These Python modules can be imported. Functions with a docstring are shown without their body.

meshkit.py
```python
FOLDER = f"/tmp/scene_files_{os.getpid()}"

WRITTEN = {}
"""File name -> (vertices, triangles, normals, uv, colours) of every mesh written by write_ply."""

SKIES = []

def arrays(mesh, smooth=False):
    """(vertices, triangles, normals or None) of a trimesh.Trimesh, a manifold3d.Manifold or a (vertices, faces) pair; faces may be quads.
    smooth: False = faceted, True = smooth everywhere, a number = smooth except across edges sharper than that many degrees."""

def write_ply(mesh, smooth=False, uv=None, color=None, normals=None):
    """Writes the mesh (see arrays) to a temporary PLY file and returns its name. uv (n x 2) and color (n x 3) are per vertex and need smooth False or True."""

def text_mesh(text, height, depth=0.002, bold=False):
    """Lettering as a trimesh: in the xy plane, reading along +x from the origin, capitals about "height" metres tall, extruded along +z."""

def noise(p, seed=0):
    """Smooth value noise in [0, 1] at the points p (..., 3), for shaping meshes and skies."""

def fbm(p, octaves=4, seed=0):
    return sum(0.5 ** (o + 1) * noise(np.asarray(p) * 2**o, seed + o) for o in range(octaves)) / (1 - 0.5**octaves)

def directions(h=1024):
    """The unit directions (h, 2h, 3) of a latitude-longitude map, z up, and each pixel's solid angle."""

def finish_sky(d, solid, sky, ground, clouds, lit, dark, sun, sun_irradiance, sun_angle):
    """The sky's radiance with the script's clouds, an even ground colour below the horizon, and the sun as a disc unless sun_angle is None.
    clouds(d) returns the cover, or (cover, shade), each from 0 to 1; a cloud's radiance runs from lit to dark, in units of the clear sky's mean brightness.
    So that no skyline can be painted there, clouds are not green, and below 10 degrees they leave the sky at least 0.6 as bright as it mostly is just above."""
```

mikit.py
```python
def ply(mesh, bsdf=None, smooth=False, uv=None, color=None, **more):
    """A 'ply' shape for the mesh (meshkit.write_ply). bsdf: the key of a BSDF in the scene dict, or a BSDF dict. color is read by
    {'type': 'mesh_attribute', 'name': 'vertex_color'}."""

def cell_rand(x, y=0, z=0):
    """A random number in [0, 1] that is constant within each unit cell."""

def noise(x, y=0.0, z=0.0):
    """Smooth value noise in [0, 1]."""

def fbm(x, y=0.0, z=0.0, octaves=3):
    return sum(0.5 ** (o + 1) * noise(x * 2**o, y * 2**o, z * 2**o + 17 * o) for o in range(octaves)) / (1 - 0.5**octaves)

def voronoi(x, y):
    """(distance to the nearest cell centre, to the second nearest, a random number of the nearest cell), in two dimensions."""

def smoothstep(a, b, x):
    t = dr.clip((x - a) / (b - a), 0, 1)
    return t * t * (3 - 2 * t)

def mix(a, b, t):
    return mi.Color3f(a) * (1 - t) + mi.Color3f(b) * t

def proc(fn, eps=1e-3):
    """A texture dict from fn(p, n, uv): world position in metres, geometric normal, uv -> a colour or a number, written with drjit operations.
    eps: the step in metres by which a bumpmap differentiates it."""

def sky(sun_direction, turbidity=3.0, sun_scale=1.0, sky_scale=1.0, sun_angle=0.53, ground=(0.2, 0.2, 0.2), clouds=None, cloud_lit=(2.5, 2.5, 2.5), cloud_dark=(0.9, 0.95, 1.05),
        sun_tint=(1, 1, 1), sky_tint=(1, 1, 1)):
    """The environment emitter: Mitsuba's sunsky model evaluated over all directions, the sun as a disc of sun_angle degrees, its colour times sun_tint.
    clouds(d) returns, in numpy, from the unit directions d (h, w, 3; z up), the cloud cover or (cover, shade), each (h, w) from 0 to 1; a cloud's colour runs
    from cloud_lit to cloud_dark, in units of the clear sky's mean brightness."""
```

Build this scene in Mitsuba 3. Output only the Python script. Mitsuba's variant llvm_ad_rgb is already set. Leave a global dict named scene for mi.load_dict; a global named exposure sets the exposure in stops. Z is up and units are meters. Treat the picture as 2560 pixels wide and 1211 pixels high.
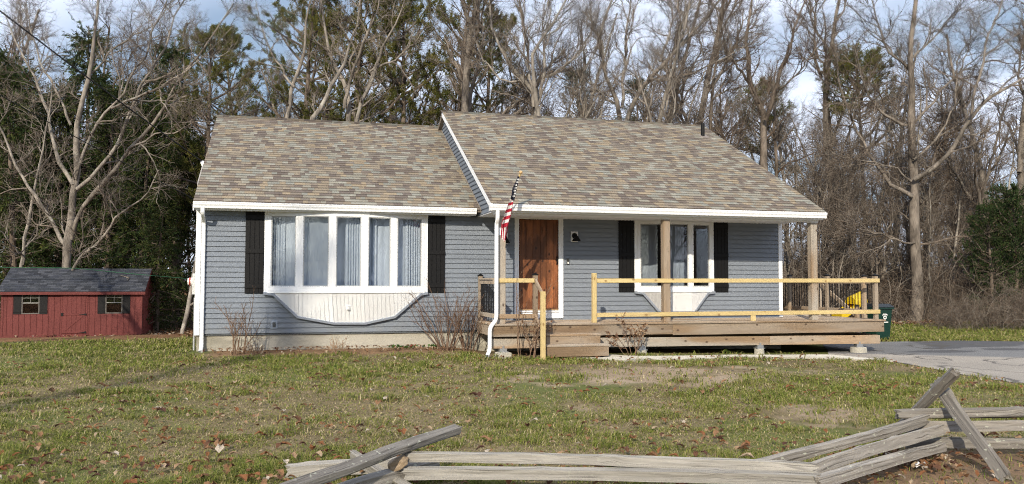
import math, random
import numpy as np, trimesh, drjit as dr, mitsuba as mi, mikit, meshkit
from mikit import noise, fbm, cell_rand, smoothstep, mix

T = mi.ScalarTransform4f
scene, labels = {}, {}
# ------------------------------------------------------------------ camera, sky, exposure
# World: x runs along the house front (to the right), y away from the street, z up; z = 0 is the door sill.
FPX, YAW, PITCH, ROLL = 2079.4516, .2615, .0471, .0020
CAM = np.array([1.8069, -17.8794, .6511])
_r = np.array([math.cos(YAW), -math.sin(YAW), 0]); _f = np.array([math.sin(YAW), math.cos(YAW), 0])
FWD = _f * math.cos(PITCH) + np.array([0, 0, math.sin(PITCH)]); _u = -_f * math.sin(PITCH) + np.array([0, 0, math.cos(PITCH)])
RGT = _r * math.cos(ROLL) + _u * math.sin(ROLL); UPV = _u * math.cos(ROLL) - _r * math.sin(ROLL)
scene['camera'] = {'type': 'perspective', 'fov': math.degrees(2 * math.atan(1280 / FPX)), 'fov_axis': 'x', 'near_clip': .1, 'far_clip': 900.0,
                   'to_world': T().look_at(origin=CAM.tolist(), target=(CAM + FWD).tolist(), up=UPV.tolist())}
exposure = 1.98
SUN = np.array([-.53, -1, .54]); SUN = SUN / np.linalg.norm(SUN)


def clouds(d):
    p = d / np.maximum(d[..., 2:], .08)
    q = np.stack([p[..., 0] * .9 + p[..., 1] * .25, p[..., 1] * .55 - p[..., 0] * .2, p[..., 0] * 0], -1)
    c = meshkit.fbm(q * 1.1 + 3.1, 5, 4)
    return np.clip(.30 + (c - .34) * 2.0, .22, .92), np.clip(.5 - (c - .40) * 2.2, 0, .8)


scene['sky'] = mikit.sky(SUN.tolist(), turbidity=3, ground=(.03, .03, .03), sun_tint=(.86, 1.0, 1.27), clouds=clouds, cloud_lit=(3.8, 4.15, 4.95), cloud_dark=(3.1, 3.6, 4.7))


def at(x, y, d):
    """The world point seen at pixel (x, y) of the 2560-wide photograph, d metres in front of the camera: for surveying where things stand."""
    return CAM + d * (FWD + RGT * (x - 1280) / FPX - UPV * (y - 605.5) / FPX)


# ------------------------------------------------------------------ materials
def rgb(*c): return {'type': 'rgb', 'value': [float(x) for x in c]}


def mat(key, color, rough=.7, spec=.3, two=True, bump=None, **kw):
    b = {'type': 'principled', 'base_color': color if isinstance(color, dict) else rgb(*color), 'roughness': rough, 'specular': spec, **kw}
    if bump is not None:
        b = {'type': 'bumpmap', 'nested': b, 'tex': mikit.proc(bump[0], bump[1]), 'scale': bump[2]}
    scene[key] = {'type': 'twosided', 'bsdf': b} if two else b


def flat(key, color):
    scene[key] = {'type': 'twosided', 'bsdf': {'type': 'diffuse', 'reflectance': color if isinstance(color, dict) else rgb(*color)}}


def pal(t, cols):
    """Piecewise palette: t in [0, 1) picks one of the colours."""
    n = len(cols)
    out = mi.Color3f(*cols[0])
    for i in range(1, n):
        out = dr.select(t * n >= i, mi.Color3f(*cols[i]), out)
    return out


def split(uv):
    k = dr.floor(uv.x / 50)
    return k, uv.x - 50 * k, uv.y


def wood(c1, c2, dark, var=.35, knots=True, grey=None, fine=1.0):
    def fn(p, n, uv):
        k, a, b = split(uv)
        r = cell_rand(k, 3, 1)
        w = noise(a * .9 + r * 40, b * 9, r * 17)
        g = noise(a * 2.5 + r * 30, b * 95 * fine + w * 5, r * 9)
        g2 = noise(a * 9 + r * 11, b * 300 * fine, r * 5)
        t = dr.clip(.55 * g + .25 * g2 + .5 * (w - .35), 0, 1)
        c = mix(mi.Color3f(*c1), mi.Color3f(*c2), t) * (1 + var * (r - .5) * 2)
        if grey is not None:
            c = mix(c, mi.Color3f(*grey), smoothstep(.30, .62, fbm(a * .8 + r * 70, b * 4, r * 13)) * (.35 + .65 * cell_rand(k, 5, 2)))
        c = mix(c, mi.Color3f(*dark), smoothstep(.80, .93, g) * .5)
        if knots:
            ax, kx = a * 1.6 + r * 20, dr.floor(a * 1.6 + r * 20)
            px = (ax - kx - .2 - .6 * cell_rand(kx, k, 7)) / 1.6
            py = b - (cell_rand(kx, k, 8) - .5) * .12
            q = dr.sqrt(dr.square(px * .7) + dr.square(py))
            on = cell_rand(kx, k, 9) > .45
            c = dr.select(on, mix(c, mi.Color3f(*dark), smoothstep(.032, .010, q) * .85), c)
        return c
    return fn


def wood_bump(p, n, uv):
    k, a, b = split(uv)
    return noise(a * 5 + k * 3.7, b * 120, k) * .7 + noise(a * 1.5, b * 30, k) * .6


SHINGLES = [(.285, .225, .165), (.175, .135, .115), (.30, .275, .225), (.345, .325, .275), (.235, .19, .155), (.35, .27, .185), (.145, .115, .105), (.275, .27, .235), (.30, .245, .185), (.21, .175, .15)]
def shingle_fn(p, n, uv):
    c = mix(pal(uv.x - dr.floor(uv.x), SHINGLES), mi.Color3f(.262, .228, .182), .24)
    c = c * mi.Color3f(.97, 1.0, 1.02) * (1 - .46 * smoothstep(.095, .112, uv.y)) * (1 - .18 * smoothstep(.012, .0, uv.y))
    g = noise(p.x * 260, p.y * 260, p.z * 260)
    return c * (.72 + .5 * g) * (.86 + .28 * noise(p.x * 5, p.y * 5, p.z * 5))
DARKS = [(.045, .05, .06), (.06, .065, .078), (.035, .038, .047), (.075, .08, .095), (.05, .055, .07)]
def dark_shingle_fn(p, n, uv):
    return pal(uv.x - dr.floor(uv.x), DARKS) * (.7 + .6 * noise(p.x * 60, p.y * 60, p.z * 60))
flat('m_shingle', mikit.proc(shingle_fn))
mat('m_dark_shingle', mikit.proc(dark_shingle_fn), .9, .2)


def siding_fn(p, n, uv):
    k = dr.floor(uv.x / 50)
    c = mi.Color3f(.222, .250, .296) * (.97 + .06 * cell_rand(k, 2, 2))
    d = fbm(p.x * 1.1, p.z * .7, p.y) * .16
    c = c * (.92 + d)
    return mix(c, mi.Color3f(.24, .235, .21), smoothstep(.1, -.55, p.z) * .35 * noise(p.x * 6, p.z * 5, 1))
flat('m_siding', mikit.proc(siding_fn))


def trim_fn(p, n, uv):
    d = fbm(p.x * 3 + p.y * 3, p.z * 1.2, p.y)
    return mi.Color3f(.86, .875, .90) * (.93 + .08 * d)
flat('m_trim', mikit.proc(trim_fn))
mat('m_deck', mikit.proc(wood((.215, .145, .09), (.365, .265, .175), (.065, .042, .03), .30, True, (.355, .32, .275))), .8, .2, bump=(wood_bump, .002, .0012))
mat('m_pine', mikit.proc(wood((.46, .345, .15), (.60, .475, .245), (.25, .15, .06), .12)), .7, .25, bump=(wood_bump, .002, .0008))
door_wood = wood((.080, .027, .013), (.25, .092, .032), (.025, .010, .007), .6)
def door_fn(p, n, uv):
    m = smoothstep(.42, .66, fbm(p.x * 7, p.z * 2.2, 3, 4)); c = door_wood(p, n, uv)
    c = mix(c * .62, c * 1.25, m)
    return mix(c, mi.Color3f(.02, .012, .009), smoothstep(.16, .03, p.z + .12 * fbm(p.x * 9, p.z * 9, 1, 3)) * .7)
mat('m_door', mikit.proc(door_fn), .5, .4)
def rail_fn(c1, c2, dark, lichen):
    base = wood(c1, c2, dark, .22, True, None, .5)
    def fn(p, n, uv):
        k, a, b = split(uv)
        c = base(p, n, uv)
        crack = noise(a * 1.2 + k * 3.1, b * 85, k) * .55 + noise(a * 3 + k, b * 210, k) * .45
        c = mix(c, mi.Color3f(*dark), smoothstep(.66, .76, crack) * .6)
        w = fbm(a * 3.5 + k, b * 50, k, 3)
        c = c * (.72 + .55 * w)
        return mix(c, mi.Color3f(.46, .47, .38), smoothstep(.70, .78, fbm(p.x * 30, p.y * 30, p.z * 30, 3)) * lichen)
    return fn
mat('m_rail', mikit.proc(rail_fn((.235, .22, .195), (.41, .39, .355), (.07, .062, .055), .2)), .9, .15, bump=(wood_bump, .003, .005))
mat('m_rail_dark', mikit.proc(rail_fn((.155, .14, .125), (.30, .28, .25), (.045, .04, .036), .7)), .9, .15, bump=(wood_bump, .003, .006))


def concrete_fn(p, n, uv):
    a = fbm(p.x * 2.2, p.y * 2.2, p.z * 3, 4); b = noise(p.x * 70, p.y * 70, p.z * 70)
    c = mix(mi.Color3f(.33, .305, .25), mi.Color3f(.47, .45, .39), a) * (.86 + .25 * b)
    c = mix(c, mi.Color3f(.16, .15, .115), smoothstep(.56, .78, fbm(p.x * 1.3 + 9, p.z * 5, p.y, 3)) * .55)
    return mix(c, mi.Color3f(.2, .18, .13), smoothstep(-.66, -.8, p.z) * smoothstep(.3, -.3, p.y) * .4 * smoothstep(-1.2, -.8, p.y))
mat('m_concrete', mikit.proc(concrete_fn), .9, .2)


def asphalt_fn(p, n, uv):
    g = noise(p.x * 110, p.y * 110, 0); a = fbm(p.x * .8, p.y * .8, 2, 4)
    near = smoothstep(-.35, .35, p.y + 2.6 + .55 * (p.x - 15.6) + .6 * (fbm(p.x * 1.2, p.y * 1.2, 7) - .5))
    c = mix(mi.Color3f(.225, .205, .18), mi.Color3f(.12, .12, .122), near) * (.72 + .55 * g) * (.8 + .4 * a)
    ee = 1.1 * (fbm(p.x * 1.1, p.y * 1.6, 5, 4) - .5)
    wet = mi.Float(0)
    for sx_, sy_, sa, sb in ((19.0, .1, 1.9, 1.15), (16.4, -1.7, 1.0, .42), (18.4, -1.5, .7, .4), (17.2, -.9, .6, .25), (20.5, -1.4, .8, .35)):
        wet = dr.maximum(wet, smoothstep(1.05, .8, dr.sqrt(dr.square((p.x - sx_) / sa) + dr.square((p.y - sy_) / sb)) + ee))
    c = mix(c, mi.Color3f(.05, .05, .054), wet * .8)
    return mix(c, mi.Color3f(.06, .055, .05), smoothstep(.022, .006, dr.abs(fbm(p.x * .5 + 3, p.y * .5, 11, 4) - .5)) * .8)
mat('m_asphalt', mikit.proc(asphalt_fn), .85, .3)


def ground_fn(p, n, uv):
    big = fbm(p.x * .23, p.y * .23, 1, 4); mid = fbm(p.x * 1.3, p.y * 1.3, 3, 4); g = noise(p.x * 45, p.y * 45, 2); h = noise(p.x * 160, p.y * 160, 4)
    thatch = mix(mi.Color3f(.115, .096, .052), mi.Color3f(.28, .22, .135), .35 * big + .65 * mid) * (.55 + .5 * g + .4 * h)
    thatch = mix(thatch, mi.Color3f(.11, .145, .04), smoothstep(.47, .64, fbm(p.x * .5 + 5, p.y * .5, 8, 4)) * .7)
    dirt = mix(mi.Color3f(.30, .225, .155), mi.Color3f(.42, .33, .24), mid) * (.75 + .3 * g + .2 * h)
    leaf = mix(mi.Color3f(.13, .075, .045), mi.Color3f(.29, .165, .09), fbm(p.x * 5, p.y * 5, 6, 4)) * (.5 + .6 * g + .4 * h)
    e = (fbm(p.x * 2.1, p.y * 2.1, 9, 4) - .5)
    q = dr.sqrt(dr.square((p.x - 7.6) / 3.0) + dr.square((p.y + 4.9) / 1.7))
    c = mix(thatch, dirt, smoothstep(.95, .35, q + e * 1.6) * .85)
    c = mix(c, dirt, smoothstep(.60, .72, fbm(p.x * .9 + 20, p.y * .9 + 3, 2, 4)) * smoothstep(3, 8, p.x) * .8)
    # dirt below the rail fence at the right and in the bed along the foundation
    line = dr.select(p.x < 7.66, -12.53 + .626 * (p.x - 5.52), -11.19 - .38 * (p.x - 7.66))
    fence = smoothstep(.45, -.25, p.y - line - .2 + e * .9) * smoothstep(4.7, 5.5, p.x + e)
    c = mix(c, mix(dirt * .62, leaf, .45), fence)
    bed = smoothstep(-1.05, -.7, p.y + e * .5) * smoothstep(.2, .5, p.x) * smoothstep(5.9, 5.6, p.x)
    c = mix(c, mix(leaf, mi.Color3f(.38, .30, .2), .5 * mid), bed)
    # leaf litter under the wood
    wood_edge = dr.select(p.x < 3, 4.9 + .42 * p.x + .8 * e + .5 * noise(p.x * .5, 1, 1), 9.6 - .12 * (p.x - 25) + 1.5 * e)
    return mix(c, leaf, smoothstep(-.5, .5, p.y - wood_edge))
flat('m_ground', mikit.proc(ground_fn))

GRASS = [(.165, .200, .042), (.215, .240, .058), (.095, .140, .030), (.305, .28, .115), (.40, .33, .185), (.49, .42, .26), (.29, .23, .13), (.23, .24, .068)]
def grass_fn(p, n, uv):
    return pal(uv.x, GRASS) * (.75 + .5 * uv.y)
scene['m_grass'] = {'type': 'principledthin', 'base_color': mikit.proc(grass_fn), 'roughness': .6, 'diff_trans': .5}
LEAVES = [(.19, .105, .058), (.25, .145, .082), (.13, .070, .046), (.32, .215, .135), (.10, .056, .042), (.38, .29, .20), (.22, .100, .05), (.46, .40, .33)]
def leaf_fn(p, n, uv):
    return pal(uv.x, LEAVES) * (.8 + .4 * noise(p.x * 60, p.y * 60, p.z * 60))
scene['m_leaf'] = {'type': 'principledthin', 'base_color': mikit.proc(leaf_fn), 'roughness': .7, 'diff_trans': .35}
NEEDLE = [(.028, .046, .020), (.040, .062, .024), (.056, .074, .024), (.095, .105, .030), (.135, .130, .038), (.125, .110, .036), (.066, .070, .028), (.11, .085, .045)]
def needle_fn(p, n, uv):
    return pal(uv.x, NEEDLE) * (.8 + .4 * uv.y)
scene['m_needle'] = {'type': 'principledthin', 'base_color': mikit.proc(needle_fn), 'roughness': .6, 'diff_trans': .4}


def bark_fn(p, n, uv):
    t = uv.x
    c = mix(mi.Color3f(.098, .067, .048), mi.Color3f(.318, .295, .262), t)
    m = fbm(p.x * 5, p.y * 5, p.z * 1.6, 4); s = noise(p.x * 34, p.y * 34, p.z * 7)
    c = c * (.30 + .75 * smoothstep(.25, .75, m) + .5 * s)
    return mix(c, mi.Color3f(.42, .41, .36), smoothstep(.62, .78, fbm(p.x * 3.1, p.y * 3.1, p.z * 2.5, 3)) * .55 * smoothstep(.3, .8, t))
flat('m_bark', mikit.proc(bark_fn))
mat('m_paint', {'type': 'mesh_attribute', 'name': 'vertex_color'}, .55, .35)
mat('m_gloss', {'type': 'mesh_attribute', 'name': 'vertex_color'}, .32, .5)
mat('m_black', (.008, .008, .009), .55, .2)
flat('m_curtain', (.36, .42, .50))
flat('m_sheer', (.20, .235, .28))
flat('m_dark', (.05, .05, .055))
scene['m_glass'] = {'type': 'thindielectric', 'int_ior': 1.52}
mat('m_metal', (.45, .46, .47), .45, .5, metallic=.8)


def red_fn(p, n, uv):
    k = dr.floor(uv.x / 50)
    return mi.Color3f(.135, .036, .033) * (.8 + .25 * fbm(p.x * 2, p.z * 1.2, p.y) + .15 * cell_rand(k, 1, 1)) * (.9 + .2 * noise(p.x * 60, p.z * 4, p.y * 60))
mat('m_red', mikit.proc(red_fn), .7, .25)


# ------------------------------------------------------------------ helpers: things, parts, meshes
_counts = {}
def numbered(name):
    k = _counts.get(name, -1) + 1
    _counts[name] = k
    return name if k == 0 else f'{name}_{k:03d}'


def thing(name, label, cat, group=None, kind=None):
    key = numbered(name)
    labels[key] = {'label': label, 'category': cat}
    if group: labels[key]['group'] = group
    if kind: labels[key]['kind'] = kind
    return key


def part(parent, name, mesh, m, label=None, kind=None, smooth=False, uv=None, color=None, to_world=None):
    key = numbered(f'{parent}__{name}')
    if isinstance(mesh, tuple) and len(mesh) == 3: uv = mesh[2]; mesh = mesh[:2]
    if color is not None and np.ndim(color) == 1:
        nv = len(mesh[0]) if isinstance(mesh, tuple) else len(mesh.vertices)
        color = np.tile(np.asarray(color, float), (nv, 1))
    scene[key] = mikit.ply(mesh, m, smooth=smooth, uv=uv, color=color)
    if to_world is not None: scene[key]['to_world'] = to_world
    if label or kind:
        labels[key] = {}
        if label: labels[key]['label'] = label
        if kind: labels[key]['kind'] = kind
    return key


def part_n(parent, name, mesh, m, nrm, label=None, kind=None):
    """A part shaded with one given normal (n, 3 or 3): thin boards and shingles whose small edges are below a pixel."""
    key = numbered(f'{parent}__{name}')
    n = np.broadcast_to(np.asarray(nrm, float), np.shape(mesh[0])).copy()
    scene[key] = {'type': 'ply', 'filename': meshkit.write_ply((mesh[0], mesh[1]), False, mesh[2], normals=n), 'face_normals': False, 'bsdf': {'type': 'ref', 'id': m}}
    if label or kind: labels[key] = {k: v for k, v in (('label', label), ('kind', kind)) if v}
    return key


def solo(name, mesh, m, label=None, cat=None, group=None, kind=None, smooth=False, uv=None, color=None):
    key = numbered(name)
    if isinstance(mesh, tuple) and len(mesh) == 3: uv = mesh[2]; mesh = mesh[:2]
    if color is not None and np.ndim(color) == 1:
        nv = len(mesh[0]) if isinstance(mesh, tuple) else len(mesh.vertices)
        color = np.tile(np.asarray(color, float), (nv, 1))
    scene[key] = mikit.ply(mesh, m, smooth=smooth, uv=uv, color=color)
    labels[key] = {k: v for k, v in (('label', label), ('category', cat), ('group', group), ('kind', kind)) if v}
    return key


def join(ms):
    vs, fs, us, o = [], [], [], 0
    for m in ms:
        vs.append(np.asarray(m[0])); f = np.asarray(m[1]); fs.append(f + o); o += len(m[0])
        us.append(m[2] if len(m) > 2 else np.zeros((len(m[0]), 2)))
    return np.vstack(vs), np.vstack(fs), np.vstack(us)


_S = np.array([[x, y, z] for x in (-1, 1) for y in (-1, 1) for z in (-1, 1)], float)
_BV = np.vstack([_S * np.array(a) for a in ((1, .6, .6), (.6, 1, .6), (.6, .6, 1))])
_BF = None
def _bevel_faces():
    global _BF
    if _BF is None:
        h = trimesh.Trimesh(_BV, process=False).convex_hull if False else trimesh.convex.convex_hull(_BV)
        idx = [int(np.argmin(((_BV - v) ** 2).sum(1))) for v in h.vertices]
        _BF = np.array(idx)[h.faces]
    return _BF
_seed = [0]
def box(lo, hi, bev=.004, seed=None, grain=None):
    """A box with small bevels and uv along its longest side (seed * 50 + metres, metres across)."""
    lo, hi = np.minimum(lo, hi).astype(float), np.maximum(lo, hi).astype(float)
    c, h = (lo + hi) / 2, (hi - lo) / 2
    b = min(bev, h.min() * .4)
    S = np.sign(_BV); v = S * h
    mask = np.abs(_BV) < .9
    v = np.where(mask, S * (h - b), v)
    _seed[0] += 1
    s = _seed[0] if seed is None else seed
    a = int(np.argmax(h)) if grain is None else grain
    o = [i for i in range(3) if i != a]
    uv = np.stack([s * 50 + 20 + v[:, a], v[:, o[0]] + v[:, o[1]] * 1.01], 1)
    return v + c, _bevel_faces(), uv


def orient(m, p0, x, z):
    """Carry a local mesh (x along, z up) to the place p0 with axes x, z."""
    x = np.asarray(x, float); x = x / np.linalg.norm(x); z = np.asarray(z, float)
    y = np.cross(z, x); y = y / np.linalg.norm(y); z = np.cross(x, y)
    return (m[0] @ np.stack([x, y, z]) + np.asarray(p0), *m[1:])


def beam(p0, p1, w, h, up=(0, 0, 1), bev=.004, ext=0):
    p0, p1 = np.asarray(p0, float), np.asarray(p1, float)
    L = np.linalg.norm(p1 - p0)
    return orient(box((-ext, -w / 2, -h / 2), (L + ext, w / 2, h / 2), bev), p0, p1 - p0, up)


def tubes(P, R, sides, tone=None, cap=False):
    """Polylines (N, K, 3) with radii (N, K) as open tubes."""
    P, R = np.asarray(P, float), np.asarray(R, float)
    N, K, _ = P.shape
    t = np.gradient(P, axis=1); t /= np.linalg.norm(t, axis=2, keepdims=True) + 1e-12
    ref = np.where(np.abs(t[:, :1, 2:]) < .8, [[[0, 0, 1.0]]], [[[1.0, .13, 0]]])
    a = np.cross(t, np.broadcast_to(ref, t.shape)); a /= np.linalg.norm(a, axis=2, keepdims=True) + 1e-12
    b = np.cross(t, a)
    th = np.arange(sides) * 2 * np.pi / sides
    V = P[:, :, None] + R[:, :, None, None] * (np.cos(th)[:, None] * a[:, :, None] + np.sin(th)[:, None] * b[:, :, None])
    i = np.arange(K - 1)[:, None] * sides; j = np.arange(sides)[None]; k = (j + 1) % sides
    q = np.stack([i + j, i + k, i + k + sides, i + j + sides], -1).reshape(-1, 4)
    f = np.concatenate([q[:, [0, 2, 1]], q[:, [0, 3, 2]]])
    F = (f[None] + (np.arange(N) * K * sides)[:, None, None]).reshape(-1, 3)
    if tone is None: tone = np.full(N, .5)
    tone = np.asarray(tone, float)
    uv = np.zeros((N, K, sides, 2)); uv[..., 0] = tone[:, None, None] if tone.ndim == 1 else tone[:, :, None]
    uv[..., 1] = np.linspace(0, 1, K)[None, :, None]
    return V.reshape(-1, 3), F, uv.reshape(-1, 2)


def tube1(pts, r, sides=8, caps=True):
    pts = np.asarray(pts, float); r = np.broadcast_to(r, (len(pts),))
    V, F, U = tubes(pts[None], np.asarray(r)[None], sides)
    if caps:
        n = len(pts) * sides
        V = np.vstack([V, pts[:1], pts[-1:]]); j = np.arange(sides); k = (j + 1) % sides
        F = np.vstack([F, np.stack([j, k, 0 * j + n], 1), np.stack([n - sides + k, n - sides + j, 0 * j + n + 1], 1)])
        U = np.vstack([U, [[.5, 0], [.5, 1]]])
    return V, F, U


def prism(poly, lo, hi, axis):
    """Extrude a convex or simple polygon (in the two other axes) along one axis."""
    from shapely.geometry import Polygon
    m = trimesh.creation.extrude_polygon(Polygon(poly), hi - lo, engine='earcut')
    v = np.array(m.vertices); o = [i for i in range(3) if i != axis]
    w = np.zeros_like(v); w[:, o[0]] = v[:, 0]; w[:, o[1]] = v[:, 1]; w[:, axis] = lo + v[:, 2]
    f = np.array(m.faces)
    if axis == 1: f = f[:, ::-1]
    return w, f, np.stack([w[:, o[0]], w[:, o[1]]], 1)


def lathe(prof, n=16, center=(0, 0, 0)):
    prof = np.asarray(prof, float); th = np.arange(n) * 2 * np.pi / n
    V = np.stack([prof[:, 0, None] * np.cos(th), prof[:, 0, None] * np.sin(th), np.repeat(prof[:, 1, None], n, 1)], -1).reshape(-1, 3) + center
    K = len(prof); i = np.arange(K - 1)[:, None] * n; j = np.arange(n)[None]; k = (j + 1) % n
    q = np.stack([i + j, i + k, i + k + n, i + j + n], -1).reshape(-1, 4)
    return V, np.concatenate([q[:, [0, 1, 2]], q[:, [0, 2, 3]]]), np.zeros((len(V), 2))


def sst(a, b, x):
    t = np.clip((np.asarray(x, float) - a) / (b - a), 0, 1)
    return t * t * (3 - 2 * t)


# ------------------------------------------------------------------ ground
def gz(x, y):
    x, y = np.asarray(x, float), np.asarray(y, float)
    z = -1.0 + .14 * sst(-11, -2, y) * (1 - .8 * sst(7, 14, x)) + .085 * sst(-1.6, -.2, y) * (1 - sst(5.0, 6.0, x)) - .03 * sst(5.2, 6.2, x) * sst(9, 7, x)
    z = z - .85 * sst(4, 18, y) * sst(3, -3, x)
    z = z + .25 * sst(40, 140, np.hypot(x, y))
    w = sst(-1.0, -2.2, y) + sst(-.3, -1.5, x) * sst(-1.5, 0, y)
    return z + .05 * (meshkit.noise(np.stack([x * .45, y * .45, 0 * x], -1), 3) - .5) * np.clip(w, 0, 1) * (1 - .8 * sst(12, 15, x))


def at_ground(x, y, dz=0.0):
    lo, hi = 3.0, 120.0
    for _ in range(50):
        m = (lo + hi) / 2; p = at(x, y, m)
        if p[2] > gz(p[0], p[1]) + dz: lo = m
        else: hi = m
    return at(x, y, lo)


def sheet(xs, ys, dz):
    X, Y = np.meshgrid(xs, ys, indexing='ij'); Z = gz(X, Y) + dz
    n, m = X.shape; i = np.arange(n - 1)[:, None] * m; j = np.arange(m - 1)[None]
    q = np.stack([i + j, i + j + m, i + j + m + 1, i + j + 1], -1).reshape(-1, 4)
    return np.stack([X, Y, Z], -1).reshape(-1, 3), np.concatenate([q[:, [0, 1, 2]], q[:, [0, 2, 3]]])


xs = np.unique(np.concatenate([np.arange(-30, 30, .3), np.arange(-90, 90, 3.0), np.linspace(-400, 400, 41)]))
ys = np.unique(np.concatenate([np.arange(-22, 24, .3), np.arange(24, 90, 3.0), np.linspace(-120, 420, 41)]))
solo('ground', sheet(xs, ys, 0), 'm_ground', 'patchy lawn with bare dirt and leaf litter around the house', None, kind='structure', smooth=True)


def flat_poly(poly, dz, thick=None, step=.35):
    """A sheet over the ground inside a polygon, following its relief; with thick, a slab standing proud of it."""
    from shapely.geometry import Polygon
    P = Polygon(poly)
    v, f = trimesh.creation.triangulate_polygon(P.segmentize(step), engine='earcut')
    m = trimesh.Trimesh(np.c_[v, np.zeros(len(v))], f, process=False)
    v, f = trimesh.remesh.subdivide_to_size(m.vertices, m.faces, 1.2, max_iter=8)
    n = np.cross(v[f[:, 1]] - v[f[:, 0]], v[f[:, 2]] - v[f[:, 0]])[:, 2]; f[n < 0] = f[n < 0][:, ::-1]
    v = np.c_[v[:, :2], gz(v[:, 0], v[:, 1]) + dz]
    if thick:
        ring = np.array(P.segmentize(step).exterior.coords)[:-1]
        if P.exterior.is_ccw is False: ring = ring[::-1]
        zt = gz(ring[:, 0], ring[:, 1]) + dz; k = len(ring); o = len(v)
        v = np.vstack([v, np.c_[ring, zt], np.c_[ring, zt - thick]]); j = np.arange(k); q = (j + 1) % k
        f = np.vstack([f, np.stack([o + j, o + k + j, o + k + q], 1), np.stack([o + j, o + k + q, o + q], 1)])
    return v, f

# ------------------------------------------------------------------ house
WHITE = (.8, .8, .79)
house = thing('house', 'blue-grey one-storey house with white trim, brown shingle roofs and black shutters', 'house')
CH, ZB = .1043, -.4304                                   # siding course height, bottom of the siding
ZL = lambda y: 2.3948 + .5263 * y                        # left roof plane
ZR = lambda y: 3.1218 + .525 * y                         # right roof plane
RL, RR = (4.8288, 4.9362), (3.9423, 5.1915)              # ridges (y, z)
UE = 13.376                                              # right end of the house
REAR = 9.66
openings = [(1.33, .43, 4.67, 2.085), (6.74, -.17, 7.68, 2.045), (9.56, .45, 11.50, 2.13)]
from shapely.geometry import Polygon, box as sbox
wallp = Polygon([(0, ZB), (UE, ZB), (UE, 2.12), (0, 2.12)]).difference(sbox(*openings[0]).union(sbox(*openings[1])).union(sbox(*openings[2])))


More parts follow.
